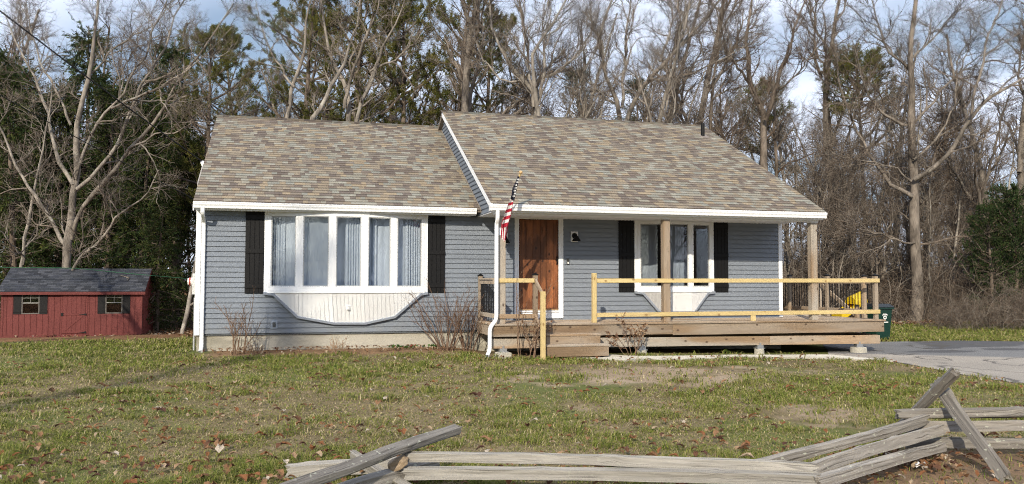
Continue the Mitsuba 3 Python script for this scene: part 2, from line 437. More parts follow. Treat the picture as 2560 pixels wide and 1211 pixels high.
def extrude(P, lo, hi, axis):
    m = trimesh.creation.extrude_polygon(P, hi - lo, engine='earcut')
    v = np.array(m.vertices); o = [i for i in range(3) if i != axis]
    w = np.zeros_like(v); w[:, o[0]] = v[:, 0]; w[:, o[1]] = v[:, 1]; w[:, axis] = lo + v[:, 2]
    f = np.array(m.faces)
    if axis == 1: f = f[:, ::-1]
    return w, f, np.stack([w[:, o[0]], w[:, o[1]]], 1)


wall = part(house, 'wall', extrude(wallp, .002, .14, 1), 'm_siding')
LIP = .027
def plank(x0, x1, z0, h, seed):
    v = np.array([[x, y, z] for x in (x0, x1) for y, z in ((.001, z0 + .009), (-LIP, z0 + .009), (-LIP, z0 + .013), (-.004, z0 + h), (.001, z0 + h))], float)
    f = []
    for i in range(5):
        j = (i + 1) % 5; f += [[i, j, j + 5], [i, j + 5, i + 5]]
    f += [[0, 4, 3], [0, 3, 2], [0, 2, 1], [5, 6, 7], [5, 7, 8], [5, 8, 9]]
    return v, np.array(f)[:, ::-1], np.stack([seed * 50 + 20 + v[:, 0], v[:, 2]], 1)
rng = np.random.default_rng(5)
for k in range(24):
    z0 = ZB + k * CH; top = min(CH, 2.065 - z0)
    if k < 8: segs = [(.075, 3.3 + .9 * (k % 3 - 1)), (3.3 + .9 * (k % 3 - 1), 5.79 if k < 2 else 6.645)]
    else: segs = [(.075, 1.315), (4.685, 6.645)]
    if k >= 2:
        segs += [(7.785, 9.515), (9.515, 11.54), (11.54, 13.30)] if k < 8 else [(7.785, 9.52), (11.535, 13.30)]
    for a, b in segs:
        part_n(wall, 'siding_plank', plank(a + .0008, b - .0008, z0, top, 100 + k * 7 + int(a)), 'm_siding', (0, -1, 0))
# side and rear walls
gl = Polygon([(.14, ZB), (REAR, ZB), (REAR, 2.3), (RL[0], RL[1] - .13), (.14, 2.33)])
part(house, 'side_wall', extrude(gl, .002, .14, 0), 'm_siding')
gr = Polygon([(.14, ZB), (REAR, ZB), (REAR, 2.1), (RR[0], RR[1] - .16), (.14, 3.0)])
part(house, 'side_wall', extrude(gr, UE - .14, UE - .002, 0), 'm_siding')
part(house, 'rear_wall', box((.14, REAR - .14, ZB), (UE - .14, REAR, 2.2)), 'm_siding')
sid = []
for k in range(46):
    z0 = ZB + k * CH
    lo, hi = max(.08, (z0 + CH - 2.27) / .5263), min(REAR - .08, 2 * RL[0] - (z0 + CH - 2.27) / .5263)
    if hi > lo + .2:
        v, f, u = plank(lo, hi, z0, CH, 300 + k); sid.append((v[:, [1, 0, 2]], f[:, ::-1], u))
    lo, hi = max(.08, (z0 + CH - 2.98) / .525), min(REAR - .08, RR[0] + (5.05 - z0 - CH) / .496)
    if hi > lo + .2:
        v, f, u = plank(lo, hi, z0, CH, 360 + k); w = v[:, [1, 0, 2]]; w[:, 0] = UE - w[:, 0]; sid.append((w, f, u))
part(house, 'side_siding', join(sid), 'm_siding', 'blue-grey siding courses of the two end walls', 'stuff')
foundation = part(house, 'foundation', box((.02, .03, -1.6), (UE - .02, REAR - .02, ZB - .004), .01), 'm_concrete')
part(house, 'corner_board', box((-.022, -.03, ZB - .02), (.075, .06, 2.09), .004), 'm_trim')
part(house, 'corner_board', box((UE - .078, -.03, -.20), (UE + .022, .06, 2.06), .004), 'm_trim')
part(house, 'starter_strip', box((.0, -.012, ZB - .03), (5.78, .02, ZB - .006)), 'm_paint', color=(.10, .11, .12))

# --- roofs
def roof_shell(x0, x1, ridge, y0, zf, ry1, rz1, name_tone):
    t = .11
    poly = [(y0, zf(y0) - .012), (ridge[0], ridge[1] - .012), (ry1, rz1 - .012), (ry1, rz1 - .05), (ridge[0], ridge[1] - t - .02), (y0, zf(y0) - .05)]
    return extrude(Polygon(poly), x0, x1, 0)
roofL = part(house, 'roof', roof_shell(-.045, 5.80, RL, -.40, ZL, REAR + .35, 2.205, 0), 'm_paint', 'left roof over the bow window wing', color=(.17, .14, .11))
roofR = part(house, 'roof', roof_shell(5.70, 13.405, RR, -1.71, ZR, REAR + .35, 2.15, 0), 'm_paint', 'right roof reaching down over the porch', color=(.17, .14, .11))
TH = math.atan(.5263)
EXPO = .1462


def shingle(x0, x1, s0, L, th, base, tone, tilt):
    """One shingle on the roof plane through base = (y, z) at s = 0; the lower edge lies on the course below."""
    cs, sn = math.cos(TH), math.sin(TH)
    P = []
    for x in (x0, x1):
        for s, h in ((s0, tilt), (s0, tilt + th), (s0 + L, .004), (s0 + L, .001)):
            P.append((x, base[0] + s * cs - h * sn, base[1] + s * sn + h * cs))
    f = np.array([[0, 1, 5], [0, 5, 4], [1, 2, 6], [1, 6, 5], [0, 3, 2], [0, 2, 1], [4, 5, 6], [4, 6, 7], [3, 0, 4], [3, 4, 7]])[:, ::-1]
    return np.array(P), f, np.array([[tone, q] for _ in range(2) for q in (0, 0, L, L)])


def shingles(x0, x1, ycut, base, slope_len, rng):
    out = []
    rows = int(slope_len / EXPO)
    for r in range(rows + 1):
        s0 = r * EXPO; L = min(EXPO + .045, slope_len - s0)
        if L < .03: continue
        x = x0 - rng.uniform(0, .2) if r else x0
        cur = rng.uniform()
        while x < x1:
            w = rng.choice([.10, .13, .17, .21, .25, .30], p=[.14, .26, .26, .18, .11, .05]) * rng.uniform(.9, 1.1)
            a, b = max(x, x0), min(x + w, x1)
            cur = rng.uniform()
            if b - a > .012:
                # the laminated tabs are thicker and lie proud of the ones between
                out.append((shingle(a + .001, b - .001, s0 + rng.normal(0, .002), L, .005 if rng.uniform() < .5 else .0085, base, cur, .0065 + rng.uniform(0, .0015)), .5 * (a + b), s0))
            x += w
    return out
rng = np.random.default_rng(11)
shL = shingles(-.058, 5.775, 0, (-.415, ZL(-.415)), (RL[0] + .415) / math.cos(TH) - .02, rng)
shR = shingles(5.688, 13.418, 0, (-1.735, ZR(-1.735)), (RR[0] + 1.735) / math.cos(TH) - .02, rng)
allsh = [(roofL, *s) for s in shL] + [(roofR, *s) for s in shR]
allsh.sort(key=lambda s: np.linalg.norm(s[1][0].mean(0) - CAM))
RN = (0, -math.sin(TH), math.cos(TH))
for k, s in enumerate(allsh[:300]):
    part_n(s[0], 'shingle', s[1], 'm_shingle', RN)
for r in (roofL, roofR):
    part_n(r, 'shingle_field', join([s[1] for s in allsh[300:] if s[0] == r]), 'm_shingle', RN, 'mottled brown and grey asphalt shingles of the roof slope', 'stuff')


def ridge_caps(x0, x1, ridge, back, holder, rng):
    n = int((x1 - x0) / .145); w = (x1 - x0) / n
    for i in range(n):
        a, b = x0 + i * w - .03, x0 + (i + 1) * w
        v = []
        for x, h in ((a, .006), (b, .013)):
            for dy, dz in ((-.135, -.135 * .5263), (-.015, -.004), (.015, -.004), (.135, -.135 * back)):
                for t in (0, .007):
                    v.append((x, ridge[0] + dy, ridge[1] + dz + h + .008 + t))
        f = []
        for i2 in range(3):
            p, q = 2 * i2, 2 * i2 + 2
            f += [[p + 1, q + 1, q + 9], [p + 1, q + 9, p + 9], [p, p + 8, q + 8], [p, q + 8, q], [p, q, q + 1], [p, q + 1, p + 1], [p + 8, p + 9, q + 9], [p + 8, q + 9, q + 8]]
        f += [[0, 1, 9], [0, 9, 8], [6, 15, 7], [6, 14, 15]]
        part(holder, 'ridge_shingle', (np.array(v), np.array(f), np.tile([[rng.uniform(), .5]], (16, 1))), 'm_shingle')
ridge_caps(-.055, 5.775, RL, .5263, roofL, rng); ridge_caps(5.69, 13.415, RR, .496, roofR, rng)
# drip edge, fascia, gutters, soffits
GP = np.array([(0, 0), (-.012, 0), (-.105, 0), (-.112, -.006), (-.112, -.022), (-.104, -.030), (-.104, -.052), (-.098, -.062), (-.085, -.085), (-.082, -.118), (-.076, -.126), (0, -.126)])
def gutter(x0, x1, y, z):
    solid = Polygon(GP + (y, z)); hollow = Polygon([(y - .008, z + .01), (y - .1, z + .01), (y - .1, z - .03), (y - .075, z - .11), (y - .008, z - .11)])
    return join([extrude(solid.difference(hollow), x0 + .003, x1 - .003, 0), extrude(solid, x0, x0 + .003, 0), extrude(solid, x1 - .003, x1, 0)])
part(house, 'gutter', gutter(-.045, 5.69, -.350, 2.2165), 'm_trim')
part(house, 'gutter', gutter(5.665, 13.425, -1.660, 2.197), 'm_trim')
part(house, 'drip_edge', box((-.05, -.405, 2.160), (5.69, -.396, 2.188)), 'm_paint', color=(.35, .31, .26))
part(house, 'drip_edge', box((5.69, -1.722, 2.188), (13.415, -1.712, 2.215)), 'm_paint', color=(.35, .31, .26))
part(house, 'fascia', box((-.03, -.349, 2.06), (5.69, -.325, 2.195)), 'm_trim')
part(house, 'fascia', box((5.71, -1.659, 2.04), (13.40, -1.635, 2.225)), 'm_trim')
sof = [box((-.02 + .145 * i, -.325, 2.072), (-.02 + .145 * i + .141, -.0, 2.085), .002) for i in range(39)]
part(house, 'soffit', join(sof), 'm_trim')
psof = part(house, 'porch_ceiling', box((5.80, -1.635, 2.072), (13.39, -.0, 2.086)), 'm_trim')
for i in range(13):
    y0 = -1.63 + i * .125
    part(psof, 'board', box((5.80, y0 + .003, 2.060), (13.388, y0 + .122, 2.0715), .002), 'm_trim')
part(house, 'porch_beam', box((5.83, -1.53, 2.012), (13.36, -1.37, 2.0595), .004), 'm_trim')
# the strip of gable wall that stands above the left roof
gw = part(house, 'gable_wall', extrude(Polygon([(-1.42, 2.075), (0.1, 2.075), (0.1, 2.3), (RL[0], RL[1] - .05), (RR[0] + .9, 4.62), (RR[0], RR[1] - .1), (-1.42, ZR(-1.42) - .1)]), 5.812, 5.90, 0), 'm_siding')
for k in range(32):
    z0 = 2.075 + k * CH
    za = z0 + CH
    y0 = max(-1.42, (za - 3.10) / .525); y0b = max(-1.42, (z0 - 3.10) / .525)
    y1, y1b = (za - 2.385) / .5263, (z0 - 2.385) / .5263
    if z0 < 2.36: y1, y1b = max(y1, -.02), max(y1b, -.02)
    if y1b - y0b < .05 or z0 > 5.0: continue
    v = np.array([(5.813, y0b, z0), (5.813 - LIP, y0b, z0 + .009), (5.809, y0, za), (5.813, y0, za), (5.813, y1b, z0), (5.813 - LIP, y1b, z0 + .009), (5.809, y1, za), (5.813, y1, za)])
    f = np.array([[0, 1, 5], [0, 5, 4], [1, 2, 6], [1, 6, 5], [2, 3, 7], [2, 7, 6], [0, 3, 2], [0, 2, 1], [4, 5, 6], [4, 6, 7]])
    part_n(gw, 'siding_plank', (v, f, np.stack([(450 + k) * 50 + 20 + v[:, 1], v[:, 2]], 1)), 'm_siding', (-1, 0, 0))


def sloped(x0, x1, ya, yb, zf, top, bot):
    return extrude(Polygon([(ya, zf(ya) + bot), (yb, zf(yb) + bot), (yb, zf(yb) + top), (ya, zf(ya) + top)]), x0, x1, 0)
part(house, 'rake_board', sloped(5.694, 5.722, -1.735, RR[0], ZR, -.005, -.145), 'm_trim')
part(house, 'rake_soffit', sloped(5.7225, 5.812, -1.66, RR[0], ZR, -.10, -.125), 'm_trim')
part(house, 'rake_return', extrude(Polygon([(-1.659, 2.075), (-1.425, 2.075), (-1.425, ZR(-1.425) - .05), (-1.659, ZR(-1.659) - .05)]), 5.722, 5.80, 0), 'm_trim')
part(house, 'rake_board', sloped(13.39, 13.412, -1.735, RR[0], ZR, -.005, -.145), 'm_trim')
part(house, 'rake_return', extrude(Polygon([(-1.659, 2.045), (-1.0, 2.045), (-1.0, ZR(-1.0) - .05), (-1.659, ZR(-1.659) - .05)]), 13.33, 13.392, 0), 'm_trim')
part(house, 'rake_board', sloped(-.052, -.03, -.41, RL[0], ZL, -.005, -.14), 'm_trim')
part(house, 'flashing', sloped(5.779, 5.791, -.40, RL[0], ZL, .035, -.03), 'm_paint', color=(.24, .21, .18))
vent = part(house, 'vent_pipe', lathe([(0, 5.03), (.052, 5.03), (.052, 4.6), (.0, 4.6)], 14, (12.90, 3.0, .03)), 'm_black', smooth=40 if False else False)
part(house, 'vent_flashing', orient(box((-.13, -.13, 0), (.13, .13, .012)), (12.90, 2.97, ZR(2.97) + .012), (1, 0, 0), (0, -.465, .885)), 'm_paint', color=(.2, .17, .15))

# downspouts
def spout(pts, w=.062, d=.05):
    out = []
    P = np.asarray(pts, float)
    return tube_rect(P, w, d)
def tube_rect(P, w, d):
    V, F = [], []
    n = len(P)
    for i, p in enumerate(P):
        t = P[min(i + 1, n - 1)] - P[max(i - 1, 0)]; t = t / np.linalg.norm(t)
        a = np.array([1.0, 0, 0]) - t * t[0]; a /= np.linalg.norm(a); b = np.cross(t, a)
        if np.linalg.norm(P[0] - P[-1]) and abs(t[0]) > .9: a = np.array([0, 0, 1.0]); b = np.cross(t, a)
        for sx, sy in ((-1, -.6), (-.6, -1), (.6, -1), (1, -.6), (1, .6), (.6, 1), (-.6, 1), (-1, .6)):
            V.append(p + a * sx * w / 2 + b * sy * d / 2)
    for i in range(n - 1):
        for j in range(8):
            k = (j + 1) % 8; F += [[i * 8 + j, i * 8 + k, i * 8 + 8 + k], [i * 8 + j, i * 8 + 8 + k, i * 8 + 8 + j]]
    return np.array(V), np.array(F)[:, ::-1], np.zeros((len(V), 2))
def smooth_path(pts, r=.06, k=4):
    pts = [np.asarray(p, float) for p in pts]; out = [pts[0]]
    for a, b, c in zip(pts, pts[1:], pts[2:]):
        u = (a - b) / np.linalg.norm(a - b); w = (c - b) / np.linalg.norm(c - b); q = min(r, np.linalg.norm(a - b) / 2.1, np.linalg.norm(c - b) / 2.1)
        for t in np.linspace(0, 1, k): out.append((1 - t) ** 2 * (b + u * q) + 2 * t * (1 - t) * b + t * t * (b + w * q))
    return out + [pts[-1]]
part(house, 'downspout', tube_rect(np.array(smooth_path([(.130, -.40, 2.10), (.130, -.40, 1.99), (.125, -.055, 1.84), (.125, -.055, -.66), (.125, -.20, -.76)])), .074, .058), 'm_trim')
dsp2 = part(house, 'downspout', tube_rect(np.array(smooth_path([(5.835, -1.71, 2.08), (5.835, -1.71, 1.90), (5.835, -1.62, 1.80), (5.835, -1.62, -.13), (5.70, -1.63, -.27), (5.70, -1.63, -.70), (5.655, -1.68, -.80), (5.60, -1.80, -.835)], .08)), .074, .06), 'm_trim')

# --- shutters: board and batten, each board on its own
def shutter(x0, x1, z0, z1):
    s = part(house, 'shutter', box((x0 + .004, -.024, z0 + .004), (x1 - .004, -.019, z1 - .004), .001), 'm_black')
    n = 4; w = (x1 - x0) / n
    for i in range(n):
        part(s, 'board', box((x0 + i * w + .0025, -.044, z0), (x0 + (i + 1) * w - .0025, -.024, z1), .003), 'm_black')
    for zc in (z0 + .15, z0 + .52 * (z1 - z0), z1 - .10):
        part(s, 'batten', box((x0 + .002, -.062, zc - .045), (x1 - .002, -.0442, zc + .045), .003), 'm_black')
shutter(.93, 1.30, .395, 2.062); shutter(4.695, 5.075, .405, 2.064); shutter(9.125, 9.505, .41, 2.068); shutter(11.56, 11.925, .405, 2.068)


# --- bow and bay windows
def window(key_label, poly, z0, z1, gz0, gz1, x_ends, skirt, frame_w, rngk, mid_post=None):
    """poly: plan points (x, y) of the mullions; z0..z1 the frame; gz0..gz1 the glass; skirt: (x, z) points on the wall below."""
    w = part(house, 'bow_window', box((x_ends[0], -.062, z1 - .075), (x_ends[1], -.004, z1 - .002), .003), 'm_trim', key_label)
    for x, s in ((x_ends[0], 1), (x_ends[1], -1)):
        part(w, 'casing', box((x, -.058, z0 + .02), (x + s * .075, -.004, z1 - .0755), .003), 'm_trim')
    pl = np.array(poly, float)
    inner = pl + np.array([0, .10])
    head = Polygon([(pl[0][0], -.003), *[(p[0], p[1] - .012) for p in pl], (pl[-1][0], -.003)])
    def slab(P, za, zb):
        m = trimesh.creation.extrude_polygon(P, zb - za, engine='earcut'); v = np.array(m.vertices); v[:, 2] += za
        return v, np.array(m.faces), np.zeros((len(v), 2))
    part(w, 'head', slab(head, gz1 + .055, z1 - .004), 'm_trim')
    sill = Polygon([(pl[0][0] - .02, -.003), *[(p[0], p[1] - .035) for p in pl], (pl[-1][0] + .02, -.003)])
    part(w, 'sill', slab(sill, z0, z0 + .055), 'm_trim')
    for a, b in zip(pl, pl[1:]):
        d = np.array([b[0] - a[0], b[1] - a[1], 0]); L = np.linalg.norm(d); o = np.array([a[0], a[1], 0.0])
        fw = frame_w
        fr = []
        for lo, hi in (((.004, -.02, z0 + .056), (L - .004, .05, gz0 - .0)), ((.004, -.02, gz1), (L - .004, .05, gz1 + .054)), ((.004, -.02, gz0), (fw, .05, gz1)), ((L - fw, -.02, gz0), (L - .004, .05, gz1))):
            fr.append(orient(box(lo, hi, .004), o, d, (0, 0, 1)))
        sash = part(w, 'sash', join(fr), 'm_trim')
        bead = []
        for lo, hi in (((fw, -.005, gz0 + .0), (L - fw, .03, gz0 + .018)), ((fw, -.005, gz1 - .018), (L - fw, .03, gz1)), ((fw, -.005, gz0 + .018), (fw + .018, .03, gz1 - .018)), ((L - fw - .018, -.005, gz0 + .018), (L - fw, .03, gz1 - .018))):
            bead.append(orient(box(lo, hi, .003), o, d, (0, 0, 1)))
        part(w, 'glazing_bead', join(bead), 'm_paint', color=(.42, .43, .44))
        q = [o + d / L * s + np.array([-d[1], d[0], 0]) / L * .012 + np.array([0, 0, z]) for s, z in ((fw, gz0), (L - fw, gz0), (L - fw, gz1), (fw, gz1))]
        part(w, 'pane', (np.array(q), np.array([[0, 1, 2], [0, 2, 3]]), np.zeros((4, 2))), 'm_glass')
    for p in pl[1:-1]:
        part(w, 'mullion', lathe([(0, z0 + .05), (.03, z0 + .05), (.03, gz1 + .06), (0, gz1 + .06)], 8, (p[0], p[1] + .012, 0)), 'm_trim')
    # beadboard skirt running back from the sill to the wall
    top = [np.array([p[0], p[1] - .005, z0 + .002]) for p in pl]
    bot = [np.array([x, -.085, z]) for x, z in skirt]
    sk = part(house, 'window_skirt', join([(np.array([a, b, c, e]) + (0, .006, 0), np.array([[0, 2, 1], [1, 2, 3]]), np.zeros((4, 2))) for a, b, c, e in zip(top, top[1:], bot, bot[1:])] +
              [(np.array([top[0], bot[0], (top[0][0], -.004, z0)]), np.array([[0, 1, 2]]), np.zeros((3, 2))), (np.array([top[-1], bot[-1], (top[-1][0], -.004, z0)]), np.array([[0, 2, 1]]), np.zeros((3, 2)))]), 'm_trim', 'white beadboard skirt below the ' + ('bow' if len(pl) > 4 else 'bay') + ' window')
    for a, b, c, e in zip(top, top[1:], bot, bot[1:]):
        n = max(2, int(round(np.linalg.norm(b - a) / .088)))
        nrm = np.cross(b - a, c - a); nrm = nrm / np.linalg.norm(nrm); nrm = nrm if nrm[1] < 0 else -nrm
        for i in range(n):
            s0, s1 = (i + .042) / n, (i + .958) / n
            q = [a + (b - a) * s0, a + (b - a) * s1, c + (e - c) * s1, c + (e - c) * s0]
            v = np.array([p + nrm * .001 for p in q] + [p + nrm * .009 for p in q])
            f = np.array([[4, 6, 5], [4, 7, 6], [0, 5, 1], [0, 4, 5], [1, 6, 2], [1, 5, 6], [2, 7, 3], [2, 6, 7], [3, 4, 0], [3, 7, 4]])
            part_n(sk, 'board', (v, f, np.zeros((8, 2))), 'm_trim', nrm)
    # grey edge trim following the skirt on the wall
    tr = [np.array([top[0][0] - .06, -.055, z0 - .005]), *[p + (0, .03, -.018) for p in bot], np.array([top[-1][0] + .06, -.055, z0 - .005])]
    if abs(bot[0][0] - top[0][0]) < .3 and bot[0][2] > z0 - .1: tr = tr
    for a, b in zip(tr, tr[1:]):
        part(sk, 'edge_trim', beam(a, b, .105, .05, (0, -.2, 1) if abs(b[0] - a[0]) > .02 else (1, 0, 0), .004, ext=.01), 'm_paint', color=(.255, .285, .34))
    # room behind: back, sides and floor, so that the panes look into a dark room
    x0, x1 = pl[0][0] + .02, pl[-1][0] - .02
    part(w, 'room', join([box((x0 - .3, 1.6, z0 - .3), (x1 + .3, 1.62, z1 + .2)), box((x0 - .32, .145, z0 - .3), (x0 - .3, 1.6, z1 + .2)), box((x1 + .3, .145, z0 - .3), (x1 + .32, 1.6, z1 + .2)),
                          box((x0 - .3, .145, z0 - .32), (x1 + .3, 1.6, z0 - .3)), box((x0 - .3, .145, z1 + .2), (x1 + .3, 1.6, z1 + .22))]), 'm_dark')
    return w


def curtain(w, a, b, z0, z1, folds, amp, seed, m='m_curtain'):
    """A hanging cloth from plan point a to b, gathered in folds of uneven depth, with some thickness."""
    r = np.random.default_rng(seed); n = 90; s = np.linspace(0, 1, n)
    ph = np.cumsum(r.uniform(.4, 1.6, n)); ph = ph / ph[-1] * folds * 2 * np.pi
    zs = np.linspace(z0, z1, 7)
    a, b = np.asarray(a, float), np.asarray(b, float); d = b - a; nrm = np.array([-d[1], d[0]]) / np.linalg.norm(d)
    av = amp * (.4 + .6 * meshkit.noise(np.stack([s * 5, s * 0 + seed, s * 0], -1)))
    V = []
    for t in (0, .004):
        for z in zs:
            k = .8 + .25 * (z1 - z) / (z1 - z0)
            off = np.sin(ph + .3 * np.sin(z * 1.3 + seed)) * av * k + t
            V.append(np.c_[a + d * s[:, None] + nrm * off[:, None], np.full(n, z)])
    V = np.array(V); m0 = 7 * n
    i = np.arange(6)[:, None] * n; j = np.arange(n - 1)[None]
    q = np.stack([i + j, i + j + 1, i + j + n + 1, i + j + n], -1).reshape(-1, 4)
    f = np.concatenate([q[:, [0, 1, 2]], q[:, [0, 2, 3]]]); f = np.concatenate([f, f[:, ::-1] + m0])
    part(w, 'curtain', (V.reshape(-1, 3), f, np.zeros((2 * m0, 2))), m, smooth=True)


BP = [(1.37, -.045), (2.005, -.22), (2.665, -.315), (3.325, -.315), (3.945, -.22), (4.63, -.045)]
bow = window('five-pane white bow window with pale blue curtains', BP, .40, 2.085, .535, 1.985, (1.305, 4.695), [(1.51, .392), (1.996, -.075), (2.73, -.212), (3.368, -.219), (3.984, -.09), (4.54, .388)], .075, 1)
curtain(bow, (1.46, .11), (1.72, .03), .45, 2.02, 5, .030, 1); curtain(bow, (1.70, .06), (1.99, -.03), .45, 2.02, 1.5, .012, 12)
curtain(bow, (2.01, -.02), (2.20, -.05), .45, 2.02, 3, .015, 2); curtain(bow, (2.18, -.04), (2.66, -.10), .45, 2.02, 2, .010, 22)
curtain(bow, (2.94, -.09), (3.32, -.09), .45, 2.02, 7, .032, 3); curtain(bow, (2.66, .02), (2.98, .02), .45, 2.02, 1.3, .01, 31)
curtain(bow, (3.36, -.08), (3.60, -.05), .45, 2.02, 4, .028, 4); curtain(bow, (3.56, -.02), (3.95, .02), .45, 2.02, 2.2, .012, 44)
curtain(bow, (4.22, .02), (4.60, .11), .45, 2.02, 7, .034, 5); curtain(bow, (3.97, .02), (4.26, .07), .45, 2.02, 1.2, .01, 51)
SP = [(9.585, -.045), (10.205, -.25), (10.84, -.25), (11.475, -.045)]
bay = window('three-facet white bay window behind the middle porch post', SP, .405, 2.06, .535, 1.985, (9.512, 11.535), [(9.714, .40), (10.164, -.082), (10.963, -.088), (11.352, .40)], .07, 2)
part(bay, 'header', box((9.512, -.066, 2.0605), (11.535, -.004, 2.0595 + .09), .003), 'm_trim') if False else None
curtain(bay, (9.75, .24), (10.18, .16), .45, 2.02, 2, .014, 7, 'm_sheer'); curtain(bay, (10.26, .10), (10.82, .06), .45, 2.02, 5, .022, 8, 'm_sheer')

# --- door
for lo, hi in (((6.646, -.038, -.18), (6.745, -.004, 2.135)), ((7.674, -.038, -.18), (7.783, -.004, 2.135)), ((6.7455, -.0375, 2.042), (7.6735, -.004, 2.135))):
    part(house, 'door_casing', box(lo, hi, .003), 'm_trim')
part(house, 'door_sill', box((6.7455, -.065, -.035), (7.6735, .10, -.002), .004), 'm_trim')
part(house, 'door_kickboard', box((6.7455, -.034, -.18), (7.6735, -.006, -.0355), .003), 'm_trim')
door = part(house, 'door', box((6.75, .022, .001), (7.67, .05, 2.04), .002), 'm_door', 'weathered orange-brown plank door')
for i, (a, b) in enumerate(((0, .165), (.165, .325), (.325, .50), (.50, .655), (.655, .80), (.80, .914))):
    part(door, 'plank', box((6.753 + a + .002, .0, .003), (6.753 + b - .002, .0225, 2.037), .004, seed=900 + i * 3), 'm_door')
for z in (.25, 1.05, 1.85):
    part(door, 'hinge', box((6.735, -.014, z - .05), (6.765, -.0005, z + .05), .003), 'm_black')
hd = join([box((7.628, -.012, 1.02), (7.652, -.0005, 1.22), .003), tube1(smooth_path([(7.64, -.01, 1.19), (7.64, -.055, 1.17), (7.64, -.055, 1.07), (7.64, -.01, 1.05)], .02), .008, 8), box((7.60, -.03, 1.125), (7.64, -.012, 1.14), .002)])
part(door, 'handle', hd, 'm_black')
part(door, 'door_sweep', box((6.753, -.006, .0045), (7.665, -.0008, .03), .001), 'm_paint', color=(.30, .19, .10))


def wall_lamp(x, z):
    L = part(house, 'wall_lamp', box((x - .085, -.04, z - .12), (x + .085, -.0195, z + .115), .012), 'm_trim', 'black gooseneck wall lamp on a white block')
    part(L, 'backplate', orient(lathe([(0, 0), (.062, 0), (.062, .012), (.05, .022), (0, .022)], 20), (x, -.0405, z + .02), (1, 0, 0), (0, -1, 0)), 'm_black')
    part(L, 'arm', tube1(smooth_path([(x, -.062, z + .03), (x, -.15, z + .06), (x, -.17, z - .0)], .05), .012, 8), 'm_black')
    part(L, 'shade', lathe([(.018, .05), (.03, .045), (.055, .0), (.10, -.075), (.094, -.075), (.05, -.005), (.015, .035)], 18, (x, -.17, z - .03)), 'm_black')
    part(L, 'bulb', lathe([(0, .02), (.015, .015), (.026, -.02), (.018, -.045), (0, -.05)], 12, (x, -.17, z - .04)), 'm_paint', color=(.7, .7, .66))
wall_lamp(8.05, 1.665); wall_lamp(6.40, 1.60)
db = part(house, 'doorbell', box((7.865, -.042, 1.03), (7.925, -.0195, 1.165), .006), 'm_paint', 'small black and white doorbell', color=(.03, .03, .03))
part(db, 'button', box((7.878, -.046, 1.045), (7.915, -.0422, 1.09), .004), 'm_paint', color=(.75, .75, .75))
part(house, 'outlet', join([box((1.455, -.04, -.335), (1.59, -.0195, -.165), .006)]), 'm_paint', 'grey outdoor outlet box low on the left wall', color=(.27, .31, .37))
part(house, 'outlet_cover', box((1.492, -.058, -.30), (1.555, -.0405, -.2), .004), 'm_paint', color=(.06, .065, .07))
plug = part(house, 'outlet', box((2.975, -.245, .045), (3.035, -.20, .14), .006), 'm_trim', 'white outlet on the skirt of the bow window')
for z in (.07, .115): part(plug, 'socket', box((2.985, -.252, z - .012), (3.025, -.2455, z + .012), .002), 'm_paint', color=(.45, .45, .45))
# electric meter, conduit and weatherhead on the left end wall
mt = part(house, 'meter_box', box((-.135, .55, .36), (-.022, .80, .80), .01), 'm_paint', 'pale electric meter box on the end wall', color=(.62, .63, .63))
part(mt, 'meter', orient(lathe([(0, 0), (.085, 0), (.085, .03), (.075, .10), (0, .11)], 18), (-.1355, .675, .63), (0, 1, 0), (-1, 0, 0)), 'm_gloss', color=(.7, .68, .66))
part(mt, 'meter_band', orient(lathe([(.078, .04), (.088, .04), (.088, .07), (.078, .07)], 18), (-.1355, .675, .63), (0, 1, 0), (-1, 0, 0)), 'm_gloss', color=(.42, .07, .05))
part(house, 'conduit', tube1([(-.055, .33, ZB - .5), (-.055, .33, -.25), (-.055, .33, .3)], .024, 8), 'm_metal')
part(house, 'service_mast', tube1(smooth_path([(-.07, .68, .80), (-.07, .68, 2.35), (-.10, .9, 2.72), (-.10, 1.9, 3.26)], .1), .013, 8), 'm_paint', color=(.42, .40, .38))
part(house, 'weatherhead', join([box((-.15, 1.86, 3.26), (-.07, 1.95, 3.34), .02), box((-.13, 1.82, 3.22), (-.09, 1.86, 3.28), .01)]), 'm_paint', color=(.8, .8, .79))


# ------------------------------------------------------------------ porch deck
def at_y(x, y, wy):
    d = FWD + RGT * (x - 1280) / FPX - UPV * (y - 605.5) / FPX
    return CAM + d * (wy - CAM[1]) / d[1]


porch = thing('porch_deck', 'weathered wooden porch deck with yellow new-lumber rails and steps in front of the house', 'deck')
DZ = -.2114
dk = part(porch, 'joists', join([box((5.84, -1.48, DZ - .23), (5.88, -.05, DZ - .038))] + [box((5.84 + .6 * i, -1.47, DZ - .21), (5.88 + .6 * i, -.05, DZ - .038)) for i in range(1, 13)] + [box((13.5 + .5 * i, -1.47, DZ - .21), (13.54 + .5 * i, 2.9, DZ - .038)) for i in range(3)]), 'm_deck')
y = -1.622
for i in range(11):
    w = .142; b = min(y + w, -.035)
    if b - y < .05: break
    cut = (9.6, 10.9, 8.4)[i % 3]
    part(dk, 'deck_plank', box((5.775, y, DZ - .036), (cut - .002, b, DZ), .005), 'm_deck'); part(dk, 'deck_plank', box((cut + .002, y, DZ - .036), (15.04, b, DZ), .005), 'm_deck')
    y += w + .006
y = .0
while y < 2.9:
    part(dk, 'deck_plank', box((13.41, y - .035, DZ - .036), (15.04, y + .105, DZ), .005), 'm_deck'); y += .148
for a, b, t in ((5.795, 9.72, 0), (9.723, 15.01, -.02)):
    part(porch, 'rim_board', box((a, -1.588, -.468 + t), (b, -1.548, -.2485), .004), 'm_deck')
